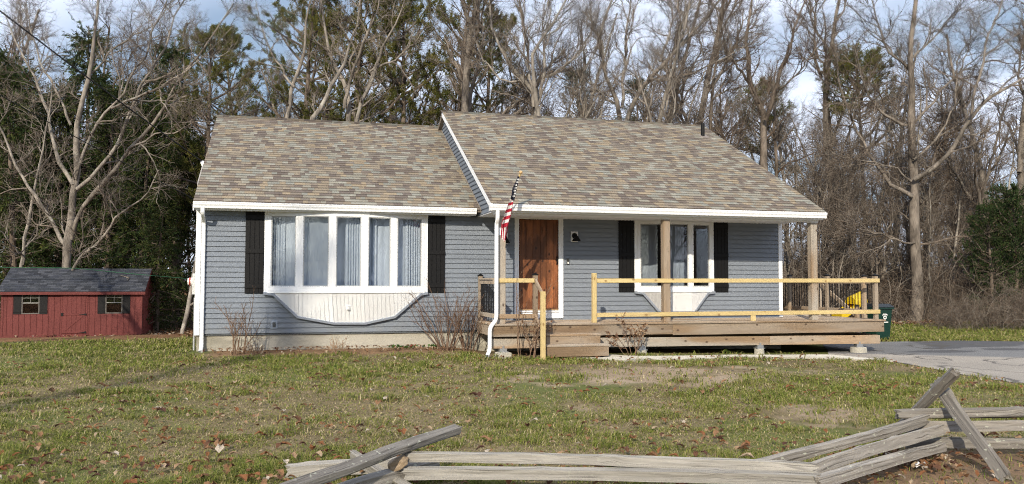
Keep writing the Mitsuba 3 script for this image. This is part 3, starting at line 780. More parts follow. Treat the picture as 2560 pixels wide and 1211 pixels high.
part(porch, 'rim_board', box((5.795, -1.5475, -.468), (5.835, -.03, -.2485), .004), 'm_deck')
part(porch, 'rim_board', box((14.97, -1.5475, -.488), (15.01, 2.9, -.2485), .004), 'm_deck')
for a, b in ((5.735, 9.60), (9.603, 12.1), (12.103, 14.96)):
    za, zb = -.61 - .056 * (a - 5.7) / 9.3, -.61 - .056 * (b - 5.7) / 9.3
    part(porch, 'support_beam', beam((a, -1.47, za), (b, -1.47, zb), .075, .195), 'm_deck')
part(porch, 'support_beam', beam((6.0, -.5, -.62), (14.9, -.5, -.66), .075, .19), 'm_deck')
part(porch, 'support_beam', beam((14.90, -1.43, -.655), (14.90, 2.8, -.655), .075, .19), 'm_deck')
# piers and metal saddles
for x, z0, w, kind in ((6.01, -.815, .27, 0), (9.05, -.84, .16, 1), (11.85, -.85, .16, 1), (14.40, -.80, .37, 2)):
    zg = float(gz(x, -1.47)); zb = -.61 - .056 * (x - 5.7) / 9.3 - .098
    sm = join([box((x - .075, -1.53, zb - .06), (x + .075, -1.41, zb - .0), .003), box((x - .10, -1.55, zb - .075), (x + .10, -1.39, zb - .06), .003), box((x - .02, -1.528, zb), (x + .02, -1.51, zb + .05), .002)])
    part(porch, 'post_saddle', sm, 'm_metal')
    if kind == 0: part(porch, 'concrete_block', box((x - .15, -1.66, zg - .1), (x + .14, -1.36, zb - .0755), .012), 'm_concrete')
    elif kind == 2: part(porch, 'concrete_pier', lathe([(0, zb - .0755), (.165, zb - .0755), (.183, zb - .095), (.187, zg - .15)], 24, (x, -1.47, 0)), 'm_concrete', 'round pale concrete pier at the right end of the deck', smooth=True)
    else: part(porch, 'concrete_pier', lathe([(0, zb - .0755), (.10, zb - .0755), (.105, zb - .09), (.12, zg - .15)], 16, (x, -1.47, 0)), 'm_concrete', smooth=True)
# roof posts
for x in (5.905, 9.56, 13.19):
    p = part(porch, 'roof_post', box((x, -1.50, DZ + .0005), (x + .155, -1.345, 1.985), .008), 'm_deck')
    part(p, 'capital', box((x - .012, -1.512, 1.9855), (x + .167, -1.333, 2.0115), .003), 'm_trim')
# front rails in new yellow lumber
part(porch, 'rail_post', box((7.94, -1.502, DZ + .0005), (8.03, -1.412, .826), .005), 'm_pine', 'new yellow rail post at the head of the steps')
for z0, a, b in ((.666, 8.0305, 10.35), (.666, 10.353, 14.955), (-.05, 8.0305, 10.35), (-.05, 10.353, 14.955)):
    za, zb = z0 + .0026 * (a - 8), z0 + .0026 * (b - 8)
    part(porch, 'front_rail', beam((a, -1.522, za), (b, -1.522, zb), .038, .089), 'm_pine')
part(porch, 'rail_block', box((11.62, -1.535, DZ + .0005), (11.74, -1.505, -.087), .004), 'm_pine')
def cap(x, yy, z, s=.055):
    v = np.array([(x + sx * s, yy + sy * s, z + h) for h in (0, .02) for sx, sy in ((-1, -1), (1, -1), (1, 1), (-1, 1))] + [(x, yy, z + .05)])
    f = [[0, 1, 5], [0, 5, 4], [1, 2, 6], [1, 6, 5], [2, 3, 7], [2, 7, 6], [3, 0, 4], [3, 4, 7], [4, 5, 8], [5, 6, 8], [6, 7, 8], [7, 4, 8], [0, 2, 1], [0, 3, 2]]
    return v, np.array(f), np.zeros((9, 2))
def capped(name, x, yy, top, m='m_deck', z0=DZ + .0005, label=None):
    p = part(porch, name, box((x - .0445, yy - .0445, z0), (x + .0445, yy + .0445, top), .005), m, label)
    part(p, 'post_cap', cap(x, yy, top + .0005), 'm_black')
    return p
capped('rail_post', 14.895, -1.455, .79, label='weathered corner post with a black cap')
capped('rail_post', 5.85, -.10, .765); capped('newel_post', 6.70, -1.45, .775, label='greyish newel post beside the steps')
for yy in (.33, 1.95, -1.06): capped('rail_post', 14.90, yy, .80 if yy > -1 else .775)
def side_rail(x, ya, yb, z0, z1, n0):
    part(porch, 'side_rail', box((x - .045, ya, z1), (x + .045, yb, z1 + .038), .004), 'm_deck')
    part(porch, 'side_rail', box((x - .019, ya + .002, z1 - .09), (x + .019, yb - .002, z1 - .0005), .004), 'm_deck'); part(porch, 'side_rail', box((x - .019, ya + .002, z0), (x + .019, yb - .002, z0 + .089), .004), 'm_deck')
    n = int((yb - ya) / .105)
    for i in range(n):
        yy = ya + (i + .5) * (yb - ya) / n
        part(porch, 'baluster', lathe([(0, z0 + .0895), (.0105, z0 + .0895), (.0105, z1 - .0905), (0, z1 - .0905)], 8, (x, yy, 0)), 'm_black')
side_rail(5.85, -1.34, -.146, -.10, .68, 0)
side_rail(14.90, -1.0, .284, -.08, .70, 0); side_rail(14.90, .376, 1.904, -.08, .70, 0); side_rail(14.90, 1.996, 3.0, -.08, .70, 0); side_rail(14.90, -1.4095, -1.106, -.08, .70, 0)
for z0 in (.622, -.105): part(porch, 'short_rail', box((5.89, -1.541, z0), (6.66, -1.503, z0 + .089), .004), 'm_pine' if z0 > 0 else 'm_deck')
# steps, their post and hand rail
st = part(porch, 'step', box((6.80, -1.872, -.455), (7.99, -1.59, -.418), .005), 'm_deck')
part(st, 'riser', box((6.82, -1.855, -.612), (7.97, -1.817, -.4555), .004), 'm_deck')
st = part(porch, 'step', box((6.72, -2.152, -.648), (8.06, -1.858, -.6125), .005), 'm_deck')
part(st, 'riser', box((6.735, -2.137, -.845), (8.045, -2.10, -.6485), .004), 'm_deck')
for x in (6.80, 7.96): part(porch, 'step_stringer', box((x, -2.095, -.86), (x + .035, -1.60, -.66), .003), 'm_deck')
part(porch, 'step_post', box((6.575, -2.295, -.98), (6.664, -2.206, .452), .005), 'm_pine', 'new yellow post at the foot of the steps')
part(porch, 'hand_rail', beam((6.695, -1.498, .66), (6.64, -2.21, .375), .038, .085, (0, .4, 1)), 'm_deck')
part(porch, 'hand_rail', beam((6.69, -1.498, -.06), (6.64, -2.206, -.42), .038, .085, (0, .4, 1)), 'm_deck')
# stairs on the far side of the deck
for i in range(3): part(porch, 'stair_tread', box((15.06, 1.95 - .30 * i, -.42 - .19 * i), (16.0, 2.25 - .30 * i, -.382 - .19 * i), .004), 'm_deck')
part(porch, 'stair_rail', beam((15.98, 2.15, .60), (15.98, .72, -.18), .038, .11, (0, -.4, 1)), 'm_deck')
p = part(porch, 'newel_post', box((15.955, .60, -1.1), (16.045, .69, .02), .005), 'm_deck'); part(p, 'post_cap', cap(16.0, .645, .0205), 'm_black')
p = part(porch, 'newel_post', box((15.955, 2.16, -1.1), (16.045, 2.25, .66), .005), 'm_deck'); part(p, 'post_cap', cap(16.0, 2.205, .6605), 'm_black')

# ------------------------------------------------------------------ flag
flag = thing('flag', 'limp stars and stripes flag on a wooden pole fixed to the left porch post', 'flag')
b0, tip = np.array([5.955, -1.52, 1.66]), at_y(1301, 434, -2.35)
dirp = (tip - b0) / np.linalg.norm(tip - b0)
part(flag, 'pole', tube1([b0, tip], .012, 10), 'm_paint', color=(.52, .35, .17))
part(flag, 'finial', trimesh.creation.icosphere(2, .034).apply_translation(tip + dirp * .025), 'm_paint', color=(.55, .37, .19), smooth=True)
part(flag, 'finial_neck', orient(lathe([(0, -.06), (.02, -.06), (.016, -.02), (.022, 0), (0, .0)], 12), tip, np.cross(dirp, (0, 0, 1)), dirp), 'm_paint', color=(.6, .45, .2))
part(flag, 'bracket', join([box((5.895, -1.522, 1.58), (5.975, -1.5005, 1.74), .004), orient(lathe([(.013, 0), (.024, 0), (.024, .13), (.013, .13)], 12), b0 - dirp * .01, np.cross(dirp, (0, 0, 1)), dirp)]), 'm_trim')
LE = np.array([(442, 1294), (455, 1289), (470, 1281), (490, 1278), (500, 1274), (520, 1266), (545, 1258), (560, 1255), (606, 1255)], float)
RE = np.array([(442, 1298.5), (470, 1292), (495, 1287), (505, 1285), (520, 1283), (545, 1278), (565, 1272), (606, 1266)], float)
def flag_pt(a, y, layer=0):
    xl, xr = np.interp(y, LE[:, 0], LE[:, 1]), np.interp(y, RE[:, 0], RE[:, 1])
    q = np.clip((y - 442) / 160, 0, 1)
    base = at_y(xl + (xr - xl) * a, y, -2.32 + .42 * q)
    base[1] += -.035 * math.sin(a * 7 + q * 3 + layer) * q ** .5 + .05 * layer - .02 * math.sin(a * 15 - q * 9) * q
    return base
def strip(rows, cols, fn):
    V = np.array([fn(i / (rows - 1), j / (cols - 1)) for i in range(rows) for j in range(cols)])
    i = np.arange(rows - 1)[:, None] * cols; j = np.arange(cols - 1)[None]
    q = np.stack([i + j, i + j + 1, i + j + cols + 1, i + j + cols], -1).reshape(-1, 4)
    f = np.concatenate([q[:, [0, 1, 2]], q[:, [0, 2, 3]]])
    n = len(V); W = V + (0, .003, 0)
    return np.vstack([V, W]), np.vstack([f, f[:, ::-1] + n]), np.zeros((2 * n, 2))
RED, NAVY, FW = (.38, .018, .04), (.010, .012, .026), (.66, .66, .67)
part(flag, 'canton', strip(14, 9, lambda i, j: flag_pt(j, 442 + (497 - 442 + 6 * j) * i)), 'm_paint', 'navy canton with white stars', color=NAVY, smooth=True)
lb = [497, 507, 516, 525, 534, 543, 552, 561, 571]; rb = [503, 505.5, 512, 521, 529, 538, 547, 556, 566]
for k in range(8):
    part(flag, 'stripe', strip(5, 10, lambda i, j, k=k: flag_pt(j * .78, (lb[k] + (lb[k + 1] - lb[k]) * i) * (1 - j) + (rb[k] + (rb[k + 1] - rb[k]) * i) * j)), 'm_paint', color=FW if k % 2 == 0 else RED, smooth=True)
for k in range(7):
    part(flag, 'fly_stripe', strip(12, 4, lambda i, j, k=k: flag_pt(.02 + (k + j) / 7 * .98, max(503, 548 - 9 * k) + (604 - 2 * abs(k - 4) - max(503, 548 - 9 * k)) * i, 1)), 'm_paint', color=RED if k % 2 == 0 else FW, smooth=True)
stars = []
for r in range(7):
    for c in range(2):
        yy = 449 + r * 7; a = .3 + .42 * c + .1 * (r % 2)
        ctr = flag_pt(a, yy); ex = flag_pt(a + .05, yy) - flag_pt(a - .05, yy); ex /= np.linalg.norm(ex); ey = np.array([0, 0, 1.0])
        ring = [ctr + (ex * math.sin(t) + ey * math.cos(t)) * (.026 if i % 2 == 0 else .011) + (0, -.007, 0) for i, t in enumerate(np.arange(10) * math.pi / 5)]
        v = np.array(ring + [ctr + (0, -.007, 0)] + [p + (0, .003, 0) for p in ring]); f = [[10, i, (i + 1) % 10] for i in range(10)] + [[i, i + 11, (i + 1) % 10] for i in range(10)] + [[(i + 1) % 10, i + 11, (i + 1) % 10 + 11] for i in range(10)]
        part(flag + '__canton', 'star', (v, np.array(f), np.zeros((21, 2))), 'm_paint', color=FW)

# ------------------------------------------------------------------ driveway, walk
drive = [at_ground(*p)[:2] for p in ((2085, 893), (2230, 905), (2330, 923), (2430, 943), (2560, 962))] + [(17.2, -6.9), (22.5, -8.8), (27, -7), (27.5, 4.6)] + [at_ground(*p)[:2] for p in ((2560, 855), (2400, 853), (2200, 856))] + [(15.15, .9), (14.0, -.9), (13.4, -1.75)]
solo('driveway', flat_poly(drive, .012), 'm_asphalt', 'worn grey asphalt driveway with dark wet patches', None, kind='structure', smooth=True)
WALK_F = [at_ground(*p)[:2] for p in ((1362, 893), (1440, 899), (1560, 905), (1700, 903), (1850, 897), (2000, 897), (2120, 901), (2240, 906))]
WALK_B = [at_ground(*p)[:2] for p in ((2075, 890), (1960, 890.5), (1850, 890), (1700, 893), (1600, 894), (1520, 890), (1440, 887))] + [(6.85, -1.9)]
solo('walkway', flat_poly(WALK_F + WALK_B, .03, .2), 'm_concrete', 'narrow pale concrete walkway from the steps to the driveway', None, kind='structure', smooth=30)


# ------------------------------------------------------------------ plants: branch generator
def unit(v): return v / (np.linalg.norm(v, axis=-1, keepdims=True) + 1e-12)


def grow(rng, P, R, n, t0, t1, ang, length, K, r0, wig, up, rmin=.003, ends=.35, az=None, taper=True):
    """n child branches on each polyline of P (N, K, 3): returns their polylines and radii."""
    N, Kp, _ = P.shape
    t = t0 + (t1 - t0) * (np.arange(n)[None] + rng.uniform(0, 1, (N, n))) / n
    fi = t * (Kp - 1); i = np.minimum(fi.astype(int), Kp - 2); w = (fi - i)[..., None]
    b = np.arange(N)[:, None]
    base = P[b, i] * (1 - w) + P[b, i + 1] * w
    tan = unit(P[b, i + 1] - P[b, i]); pr = R[b, i] * (1 - w[..., 0]) + R[b, i + 1] * w[..., 0]
    a = unit(np.cross(tan, unit(rng.normal(0, 1, tan.shape)))); 
    if az is not None:
        ref = unit(np.cross(tan, np.broadcast_to([0, 0, 1.0], tan.shape) + 1e-3)); bb = np.cross(tan, ref); th = rng.uniform(0, 2 * np.pi, (N, 1)) + np.arange(n)[None] * az
        a = ref * np.cos(th)[..., None] + bb * np.sin(th)[..., None]
    A = np.radians(ang) * rng.uniform(.7, 1.3, (N, n))[..., None]
    d = unit(tan * np.cos(A) + a * np.sin(A))
    L = length * rng.uniform(.6, 1.25, (N, n)) * ((1 - .62 * (t - t0) / max(t1 - t0, 1e-6)) if taper else 1)
    Q = np.zeros((N * n, K, 3)); Q[:, 0] = base.reshape(-1, 3); d = d.reshape(-1, 3); L = L.reshape(-1)
    for k in range(1, K):
        d = unit(d + rng.normal(0, wig, d.shape) + np.array([0, 0, up]) / (K - 1))
        Q[:, k] = Q[:, k - 1] + d * (L / (K - 1))[:, None]
    rr = np.maximum(np.minimum(pr.reshape(-1) * .75, r0 * (L / length) ** .7), rmin)
    return Q, np.maximum(rr[:, None] * np.linspace(1, ends, K)[None], rmin * .8)


def polyline(rng, p, d, L, K, wig, up=0.0):
    p, d = np.asarray(p, float), unit(np.asarray(d, float)); out = [p]
    for k in range(K - 1):
        d = unit(d + rng.normal(0, wig, 3) + np.array([0, 0, up]) / (K - 1)); out.append(out[-1] + d * L / (K - 1))
    return np.array(out)


def resample(pts, K):
    pts = np.asarray(pts, float); s = np.r_[0, np.cumsum(np.linalg.norm(np.diff(pts, axis=0), axis=1))]; t = np.linspace(0, s[-1], K)
    return np.stack([np.interp(t, s, pts[:, i]) for i in range(3)], 1)


def wobble(rng, P, amp):
    K = len(P); w = np.cumsum(rng.normal(0, 1, (K, 3)), 0); w -= np.linspace(0, 1, K)[:, None] * w[-1]
    return P + w * amp / math.sqrt(K)


def limbs_to_tree(rng, limbs, tone, twig=(9, 7, 5), l1=2.6, l2=1.3, l3=.6, a=(48, 42, 40), up=.35, thin=.0055, twl=1.0, s0=.12):
    """limbs: [(points, r0, r1)]: the big wood, returned as one mesh; and the branch mesh grown on it."""
    K = 16
    P = np.array([wobble(rng, resample(p, K), .17) for p, _, _ in limbs]); R = np.array([np.linspace(r0, r1, K) * (1 + .06 * rng.normal(0, 1, K)) for _, r0, r1 in limbs])
    big = tubes(P, R, 9, tone + rng.uniform(-.08, .08, len(P)))
    len0 = np.linalg.norm(np.diff(P, axis=1), axis=2).sum(1)
    m = []
    P1, R1 = grow(rng, P, R, twig[0], s0, 1, a[0], l1, 10, .042, .19, up, thin, .3)
    P2, R2 = grow(rng, P1, R1, twig[1], .15, 1, a[1], l2, 7, .017, .2, up * .8, thin, .4)
    P3, R3 = grow(rng, P2, R2, twig[2], .12, 1, a[2], l3 * twl, 4, .007, .2, up * .7, thin * .8, .5)
    m.append(tubes(P1, R1, 5, tone * .85 - .05 + rng.uniform(-.2, .2, len(P1)))); m.append(tubes(P2, R2, 4, tone * .72 + rng.uniform(-.25, .22, len(P2))))
    m.append(tubes(P3, R3, 3, tone * .62 + rng.uniform(-.28, .2, len(P3))))
    return big, join(m)


def wild_limbs(rng, h, r, stems=1, spread=.25, n=7, fork=.35, lean=(0, 0), ang=38, lfac=.42):
    """Random big wood of a forest tree: one or several stems and their limbs."""
    limbs = []
    for s in range(stems):
        az = rng.uniform(0, 2 * np.pi); d = np.array([math.cos(az) * spread + lean[0], math.sin(az) * spread + lean[1], 1.0])
        hh = h * rng.uniform(.8, 1.05); st = polyline(rng, (rng.normal(0, .12 * (stems > 1)), rng.normal(0, .12 * (stems > 1)), -.4), d, hh, 14, .06, .25)
        rs = r * rng.uniform(.75, 1.05) / math.sqrt(stems) * 1.25
        limbs.append((st, rs, rs * .22))
        for i in range(n):
            t = fork + (.95 - fork) * (i + rng.uniform(.1, .9)) / n; j = int(t * 13); th = rng.uniform(0, 2 * np.pi); A = math.radians(ang) * rng.uniform(.7, 1.3)
            tan = unit(st[min(j + 1, 13)] - st[j]); q = unit(np.cross(tan, (math.cos(th), math.sin(th), .1)))
            L = h * lfac * (1 - .55 * t) * rng.uniform(.7, 1.2); rr = rs * (1 - .78 * t) * .6
            limbs.append((polyline(rng, st[j], tan * math.cos(A) + q * math.sin(A), L, 9, .12, .5), rr, rr * .3))
    return limbs


def put(pt, rot=0.0, s=1.0, sz=None):
    return T().translate([float(v) for v in pt]).rotate([0, 0, 1], math.degrees(rot)).scale([s, s, sz or s])


def plant(name, label, cat, pieces, pt, rot=0.0, s=1.0, group=None, sz=None):
    """pieces: {part name: ply dict}; one entry per part under the plant's own key."""
    key = thing(name, label, cat, group)
    for pn, d in pieces.items(): scene[numbered(f'{key}__{pn}')] = {**d, 'to_world': put(pt, rot, s, sz)}
    return key


def ply3(m, bsdf, smooth=False): return mikit.ply(m[:2], bsdf, uv=m[2], smooth=smooth)


def spray(rng, base, d, n, ln, wd, tones, droop=0.0, spread=1.0):
    """n slim leaf-like blades (2 triangles each) at the points base (n, 3), pointing along d."""
    d = unit(d + rng.normal(0, .35 * spread, d.shape) + np.array([0, 0, -droop]))
    s = unit(np.cross(d, rng.normal(0, 1, d.shape)))
    L = ln * rng.uniform(.6, 1.3, (len(d), 1)); W = wd * rng.uniform(.7, 1.3, (len(d), 1))
    m = base + d * L * .55 + np.array([0, 0, -1.0]) * L * .05
    V = np.stack([base, m - s * W * .5, base + d * L, m + s * W * .5], 1).reshape(-1, 3)
    i = np.arange(len(d))[:, None] * 4
    F = np.concatenate([i + [0, 1, 2], i + [0, 2, 3]]); uv = np.repeat(np.stack([tones, rng.uniform(0, 1, len(d))], 1), 4, 0)
    return V, F, uv


def sample_on(rng, P, n, t0=.0, t1=1.0):
    N, K, _ = P.shape
    t = rng.uniform(t0, t1, (N, n)) * (K - 1); i = np.minimum(t.astype(int), K - 2); w = (t - i)[..., None]; b = np.arange(N)[:, None]
    return (P[b, i] * (1 - w) + P[b, i + 1] * w).reshape(-1, 3), unit(P[b, i + 1] - P[b, i]).reshape(-1, 3)


def conifer(rng, h, r, width, z0, kind, dens=1.0):
    """kind: hemlock (drooping layered), pine (tufts at branch ends), cedar (dense upright)."""
    trunk = polyline(rng, (0, 0, -.4), (0, 0, 1), h, 14, .015)[None]; R = np.linspace(r, r * .12, 14)[None]
    nb = {'hemlock': 95, 'pine': 60, 'cedar': 70}[kind]
    t = np.sort(rng.uniform(z0, .98, nb)); i = t * 13; j = np.minimum(i.astype(int), 12); base = trunk[0][j] * (1 - (i - j))[:, None] + trunk[0][j + 1] * (i - j)[:, None]
    az = np.arange(nb) * 2.4 + rng.uniform(-.5, .5, nb); q = (t - z0) / (1 - z0)
    prof = {'hemlock': (1 - q) ** .8, 'pine': np.minimum(1, 1.25 * np.sqrt(np.clip(1 - q, 0, 1)) * (.55 + .6 * np.sin(q * 2.6))), 'cedar': np.sqrt(np.clip(1 - q, 0, 1)) * np.minimum(1, .55 + 2.2 * q)}[kind]
    L = width * (prof + .06) * (rng.uniform(.6, 1.15, nb) if kind != 'cedar' else rng.uniform(.3, 1.35, nb))
    el = {'hemlock': rng.uniform(-.1, .25, nb), 'pine': rng.uniform(.0, .5, nb) + .4 * q, 'cedar': rng.uniform(.05, .75, nb)}[kind]
    d = np.stack([np.cos(az) * np.cos(el), np.sin(az) * np.cos(el), np.sin(el)], 1)
    K = 8; Q = np.zeros((nb, K, 3)); Q[:, 0] = base
    for k in range(1, K):
        d = unit(d + rng.normal(0, .07, d.shape) + np.array([0, 0, {'hemlock': -.07, 'pine': .06, 'cedar': .07}[kind]]))
        Q[:, k] = Q[:, k - 1] + d * (L / (K - 1))[:, None]
    RB = np.maximum(.012, .02 * L)[:, None] * np.linspace(1, .25, K)
    P2, R2 = grow(rng, Q, RB, {'hemlock': 14, 'pine': 11, 'cedar': 14}[kind], .12 if kind != 'pine' else .35, 1, {'hemlock': 55, 'pine': 45, 'cedar': 35}[kind], width * {'hemlock': .34, 'pine': .26, 'cedar': .30}[kind], 4, .008, .14, {'hemlock': -.1, 'pine': .5, 'cedar': .35}[kind], .004)
    wood = join([tubes(trunk, R, 10, [.22]), tubes(Q, RB, 4, rng.uniform(.1, .4, nb)), tubes(P2, R2, 3, rng.uniform(.05, .35, len(P2)))])
    n = int({'hemlock': 22, 'pine': 34, 'cedar': 22}[kind] * dens)
    if kind == 'pine':
        b, dd = sample_on(rng, P2, n, .35, 1.0); lw, tn, sp = (.17, .026), (.34, .68), 1.9
    elif kind == 'hemlock':
        b, dd = sample_on(rng, P2, n, .05, 1.05); lw, tn, sp = (.15, .045), (.0, .46), 1.0
    else:
        b, dd = sample_on(rng, P2, n, .1, 1.05); lw, tn, sp = (.12, .04), (.0, .30), 1.2
    clump = np.repeat(rng.uniform(0, 1, len(P2)), n)
    tones = np.clip(tn[0] + (tn[1] - tn[0]) * (.65 * clump + .35 * rng.uniform(0, 1, len(b))), 0, .99)
    tones = np.where(rng.uniform(0, 1, len(b)) < .03, .95, tones)
    b = b + rng.normal(0, .03, b.shape)
    return wood, spray(rng, b, dd, len(b), lw[0], lw[1], tones, .25 if kind == 'hemlock' else .0, sp)


# ------------------------------------------------------------------ shed
SP0 = at(353, 838, 34.0); SX1, SY, SZ = float(SP0[0]), float(SP0[1]), float(SP0[2])
SX0 = float(at_y(2.0, 780, SY)[0]); SD = 3.0; SH = 1.84
shed = thing('shed', 'dark red wooden garden shed with a charcoal shingle roof at the edge of the wood', 'shed')
def sx(px): return float(at_y(px, 780, SY)[0])
swin = [(sx(56.5), sx(95.5)), (sx(266), sx(303))]; sdo = (sx(156), sx(214.5))
wz0, wz1 = SZ + .93, SZ + 1.72
wp = Polygon([(SX0, SZ), (SX1, SZ), (SX1, SZ + SH), (SX0, SZ + SH)])
for a, b in swin: wp = wp.difference(sbox(a, wz0, b, wz1))
sw = part(shed, 'wall', extrude(wp, SY + .012, SY + .06, 1), 'm_red')
xx = SX0; i = 0
while xx < SX1 - .02:
    x1 = min(xx + .212, SX1)
    for z0, z1 in ((SZ + .02, SZ + SH),):
        cut = [(a - .05, b + .05) for a, b in swin if a - .05 < x1 and b + .05 > xx]
        if cut and cut[0][0] <= xx + .02 and cut[0][1] >= x1 - .02: rs = [(z0, wz0 - .05), (wz1 + .05, z1)]
        elif cut:
            a, b = cut[0]
            rs = [(z0, wz0 - .05), (wz1 + .05, z1)]
            if a > xx: part(sw, 'board', box((xx + .004, SY, wz0 - .0495), (a - .002, SY + .0115, wz1 + .0495), .002), 'm_red')
            if b < x1: part(sw, 'board', box((b + .002, SY, wz0 - .0495), (x1 - .004, SY + .0115, wz1 + .0495), .002), 'm_red')
        else: rs = [(z0, z1)]
        for lo, hi in rs:
            if hi - lo > .03: part(sw, 'board', box((xx + .009, SY - .004, lo), (x1 - .009, SY + .0115, hi), .006), 'm_red')
    xx = x1; i += 1
part(shed, 'end_wall', extrude(Polygon([(SY + .0, SZ), (SY + SD, SZ), (SY + SD, SZ + SH), (SY + SD / 2, SZ + SH + .86), (SY, SZ + SH)]), SX1 - .05, SX1 + .001, 0), 'm_red')
part(shed, 'end_wall', extrude(Polygon([(SY + .061, SZ), (SY + SD, SZ), (SY + SD, SZ + SH), (SY + SD / 2, SZ + SH + .86), (SY + .061, SZ + SH)]), SX0, SX0 + .05, 0), 'm_red')
part(shed, 'rear_wall', box((SX0, SY + SD - .05, SZ), (SX1, SY + SD - .001, SZ + SH)), 'm_red')
for i in range(14): part(shed, 'end_board', box((SX1 + .0015, SY + .012 + i * .212, SZ + .02), (SX1 + .014, SY + .218 + i * .212, SZ + SH + .02 + .0 * i), .003), 'm_red')
for a, b, c, d in ((SX0, -.016, SX0 + .09, 0), (SX1 - .085, -.016, SX1 + .016, 0)): part(shed, 'corner_board', box((a, SY - .018, SZ), (c, SY - .001, SZ + SH)), 'm_red')
part(shed, 'base_board', box((SX0 + .0, SY - .012, SZ - .25), (SX1 + .01, SY + .03, SZ + .019)), 'm_red')
dm = part(shed, 'door', box((sdo[0], SY - .018, SZ + .09), (sdo[1], SY - .001, SZ + 1.76)), 'm_red')
nd = 5; w = (sdo[1] - sdo[0]) / nd
for i in range(nd): part(dm, 'board', box((sdo[0] + i * w + .003, SY - .032, SZ + .10), (sdo[0] + (i + 1) * w - .003, SY - .0185, SZ + 1.755), .003), 'm_red')
for z in (.14, .86, 1.70): part(dm, 'batten', box((sdo[0] + .03, SY - .048, SZ + z - .035), (sdo[1] - .03, SY - .0325, SZ + z + .035), .003), 'm_red')
part(dm, 'brace', beam((sdo[0] + .07, SY - .041, SZ + .19), (sdo[1] - .12, SY - .041, SZ + .80), .016, .07, (0, 0, 1)), 'm_red')
for z in (.14, .86, 1.70): part(dm, 'hinge', prism([(sdo[1] + .03, SZ + z - .05), (sdo[1] + .03, SZ + z + .05), (sdo[1] - .05, SZ + z + .02), (sdo[1] - .24, SZ + z + .006), (sdo[1] - .24, SZ + z - .006), (sdo[1] - .05, SZ + z - .02)], SY - .056, SY - .0485, 1), 'm_black')
part(dm, 'latch', box((sdo[0] - .04, SY - .05, SZ + .80), (sdo[0] + .05, SY - .033, SZ + .92), .004), 'm_black')
for a, b in ((sdo[0] - .07, sdo[0] - .004), (sdo[1] + .004, sdo[1] + .07)): part(shed, 'door_trim', box((a, SY - .02, SZ + .03), (b, SY - .001, SZ + 1.80)), 'm_red')
part(shed, 'ramp', box((sdo[0] - .15, SY - .16, SZ - .04), (sdo[1] + .05, SY - .021, SZ + .03), .01), 'm_red')
for a, b in swin:
    fr = [box((a - .045, SY - .014, wz0 - .045), (b + .045, SY + .02, wz0)), box((a - .045, SY - .014, wz1), (b + .045, SY + .02, wz1 + .045)), box((a - .045, SY - .013, wz0), (a, SY + .02, wz1)), box((b, SY - .013, wz0), (b + .045, SY + .02, wz1))]
    wn = part(shed, 'window', join(fr), 'm_paint', color=(.11, .105, .095))
    zm = (wz0 + wz1) / 2
    part(wn, 'meeting_rail', box((a, SY - .006, zm - .018), (b, SY + .02, zm + .018)), 'm_paint', color=(.30, .30, .28))
    part(wn, 'muntin', box(((a + b) / 2 - .008, SY - .002, zm + .0185), ((a + b) / 2 + .008, SY + .015, wz1 - .001)), 'm_paint', color=(.26, .26, .24)); part(wn, 'muntin', box((a + .001, SY - .001, (zm + wz1) / 2 - .008), (b - .001, SY + .014, (zm + wz1) / 2 + .008)), 'm_paint', color=(.26, .26, .24))
    part(wn, 'pane', (np.array([(a, SY + .017, wz0), (b, SY + .017, wz0), (b, SY + .017, wz1), (a, SY + .017, wz1)]), np.array([[0, 1, 2], [0, 2, 3]]), np.zeros((4, 2))), 'm_glass')
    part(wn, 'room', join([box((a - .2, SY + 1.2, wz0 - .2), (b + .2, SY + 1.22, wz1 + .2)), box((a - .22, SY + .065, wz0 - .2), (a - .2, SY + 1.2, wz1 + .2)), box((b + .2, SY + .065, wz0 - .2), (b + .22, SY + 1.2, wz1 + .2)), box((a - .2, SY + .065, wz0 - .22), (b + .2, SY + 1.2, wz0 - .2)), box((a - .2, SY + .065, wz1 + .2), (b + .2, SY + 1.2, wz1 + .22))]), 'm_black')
    for c, e in ((a - .33, a - .05), (b + .05, b + .33)):
        sh = part(shed, 'shutter', box((c, SY - .022, wz0 - .05), (e, SY - .001, wz1 + .05), .004), 'm_black')
        for z in (wz0 + .06, wz1 - .06): part(sh, 'batten', box((c + .002, SY - .036, z - .035), (e - .002, SY - .0225, z + .035), .003), 'm_black')
PZ = .86 / (SD / 2)
e0 = SY - .17; ze = SZ + SH - .17 * PZ + .03; rz = ze + (SD / 2 + .17) * PZ
sr = part(shed, 'roof', extrude(Polygon([(e0, ze), (SY + SD / 2, rz), (SY + SD + .17, ze), (SY + SD + .17, ze - .04), (SY + SD / 2, rz - .04), (e0, ze - .04)]), SX0 - .10, SX1 + .12, 0), 'm_dark_shingle')
part(shed, 'fascia', box((SX0 - .1, e0 - .005, ze - .125), (SX1 + .12, e0 + .02, ze - .005)), 'm_red')
part(shed, 'rake_board', extrude(Polygon([(e0, ze - .011), (SY + SD / 2, rz - .011), (SY + SD / 2, rz - .12), (e0, ze - .12)]), SX1 + .1205, SX1 + .14, 0), 'm_red')
rng = np.random.default_rng(21); ss = []
slope = math.hypot(SD / 2 + .17, rz - ze); THs = math.atan(PZ); TH, TH0 = THs, TH
n = int(slope / .135)
for r in range(n + 1):
    s0 = r * .135; x = SX0 - .12 - rng.uniform(0, .3)
    while x < SX1 + .135:
        w = rng.uniform(.2, .36); a, b = max(x, SX0 - .115), min(x + w, SX1 + .135)
        L = min(.17, slope - s0)
        if b - a > .02 and L > .02: ss.append((shingle(a + .002, b - .002, s0, L, .009, (e0 - .015, ze + .0), rng.uniform(), .012), s0))
        x += w
TH = TH0
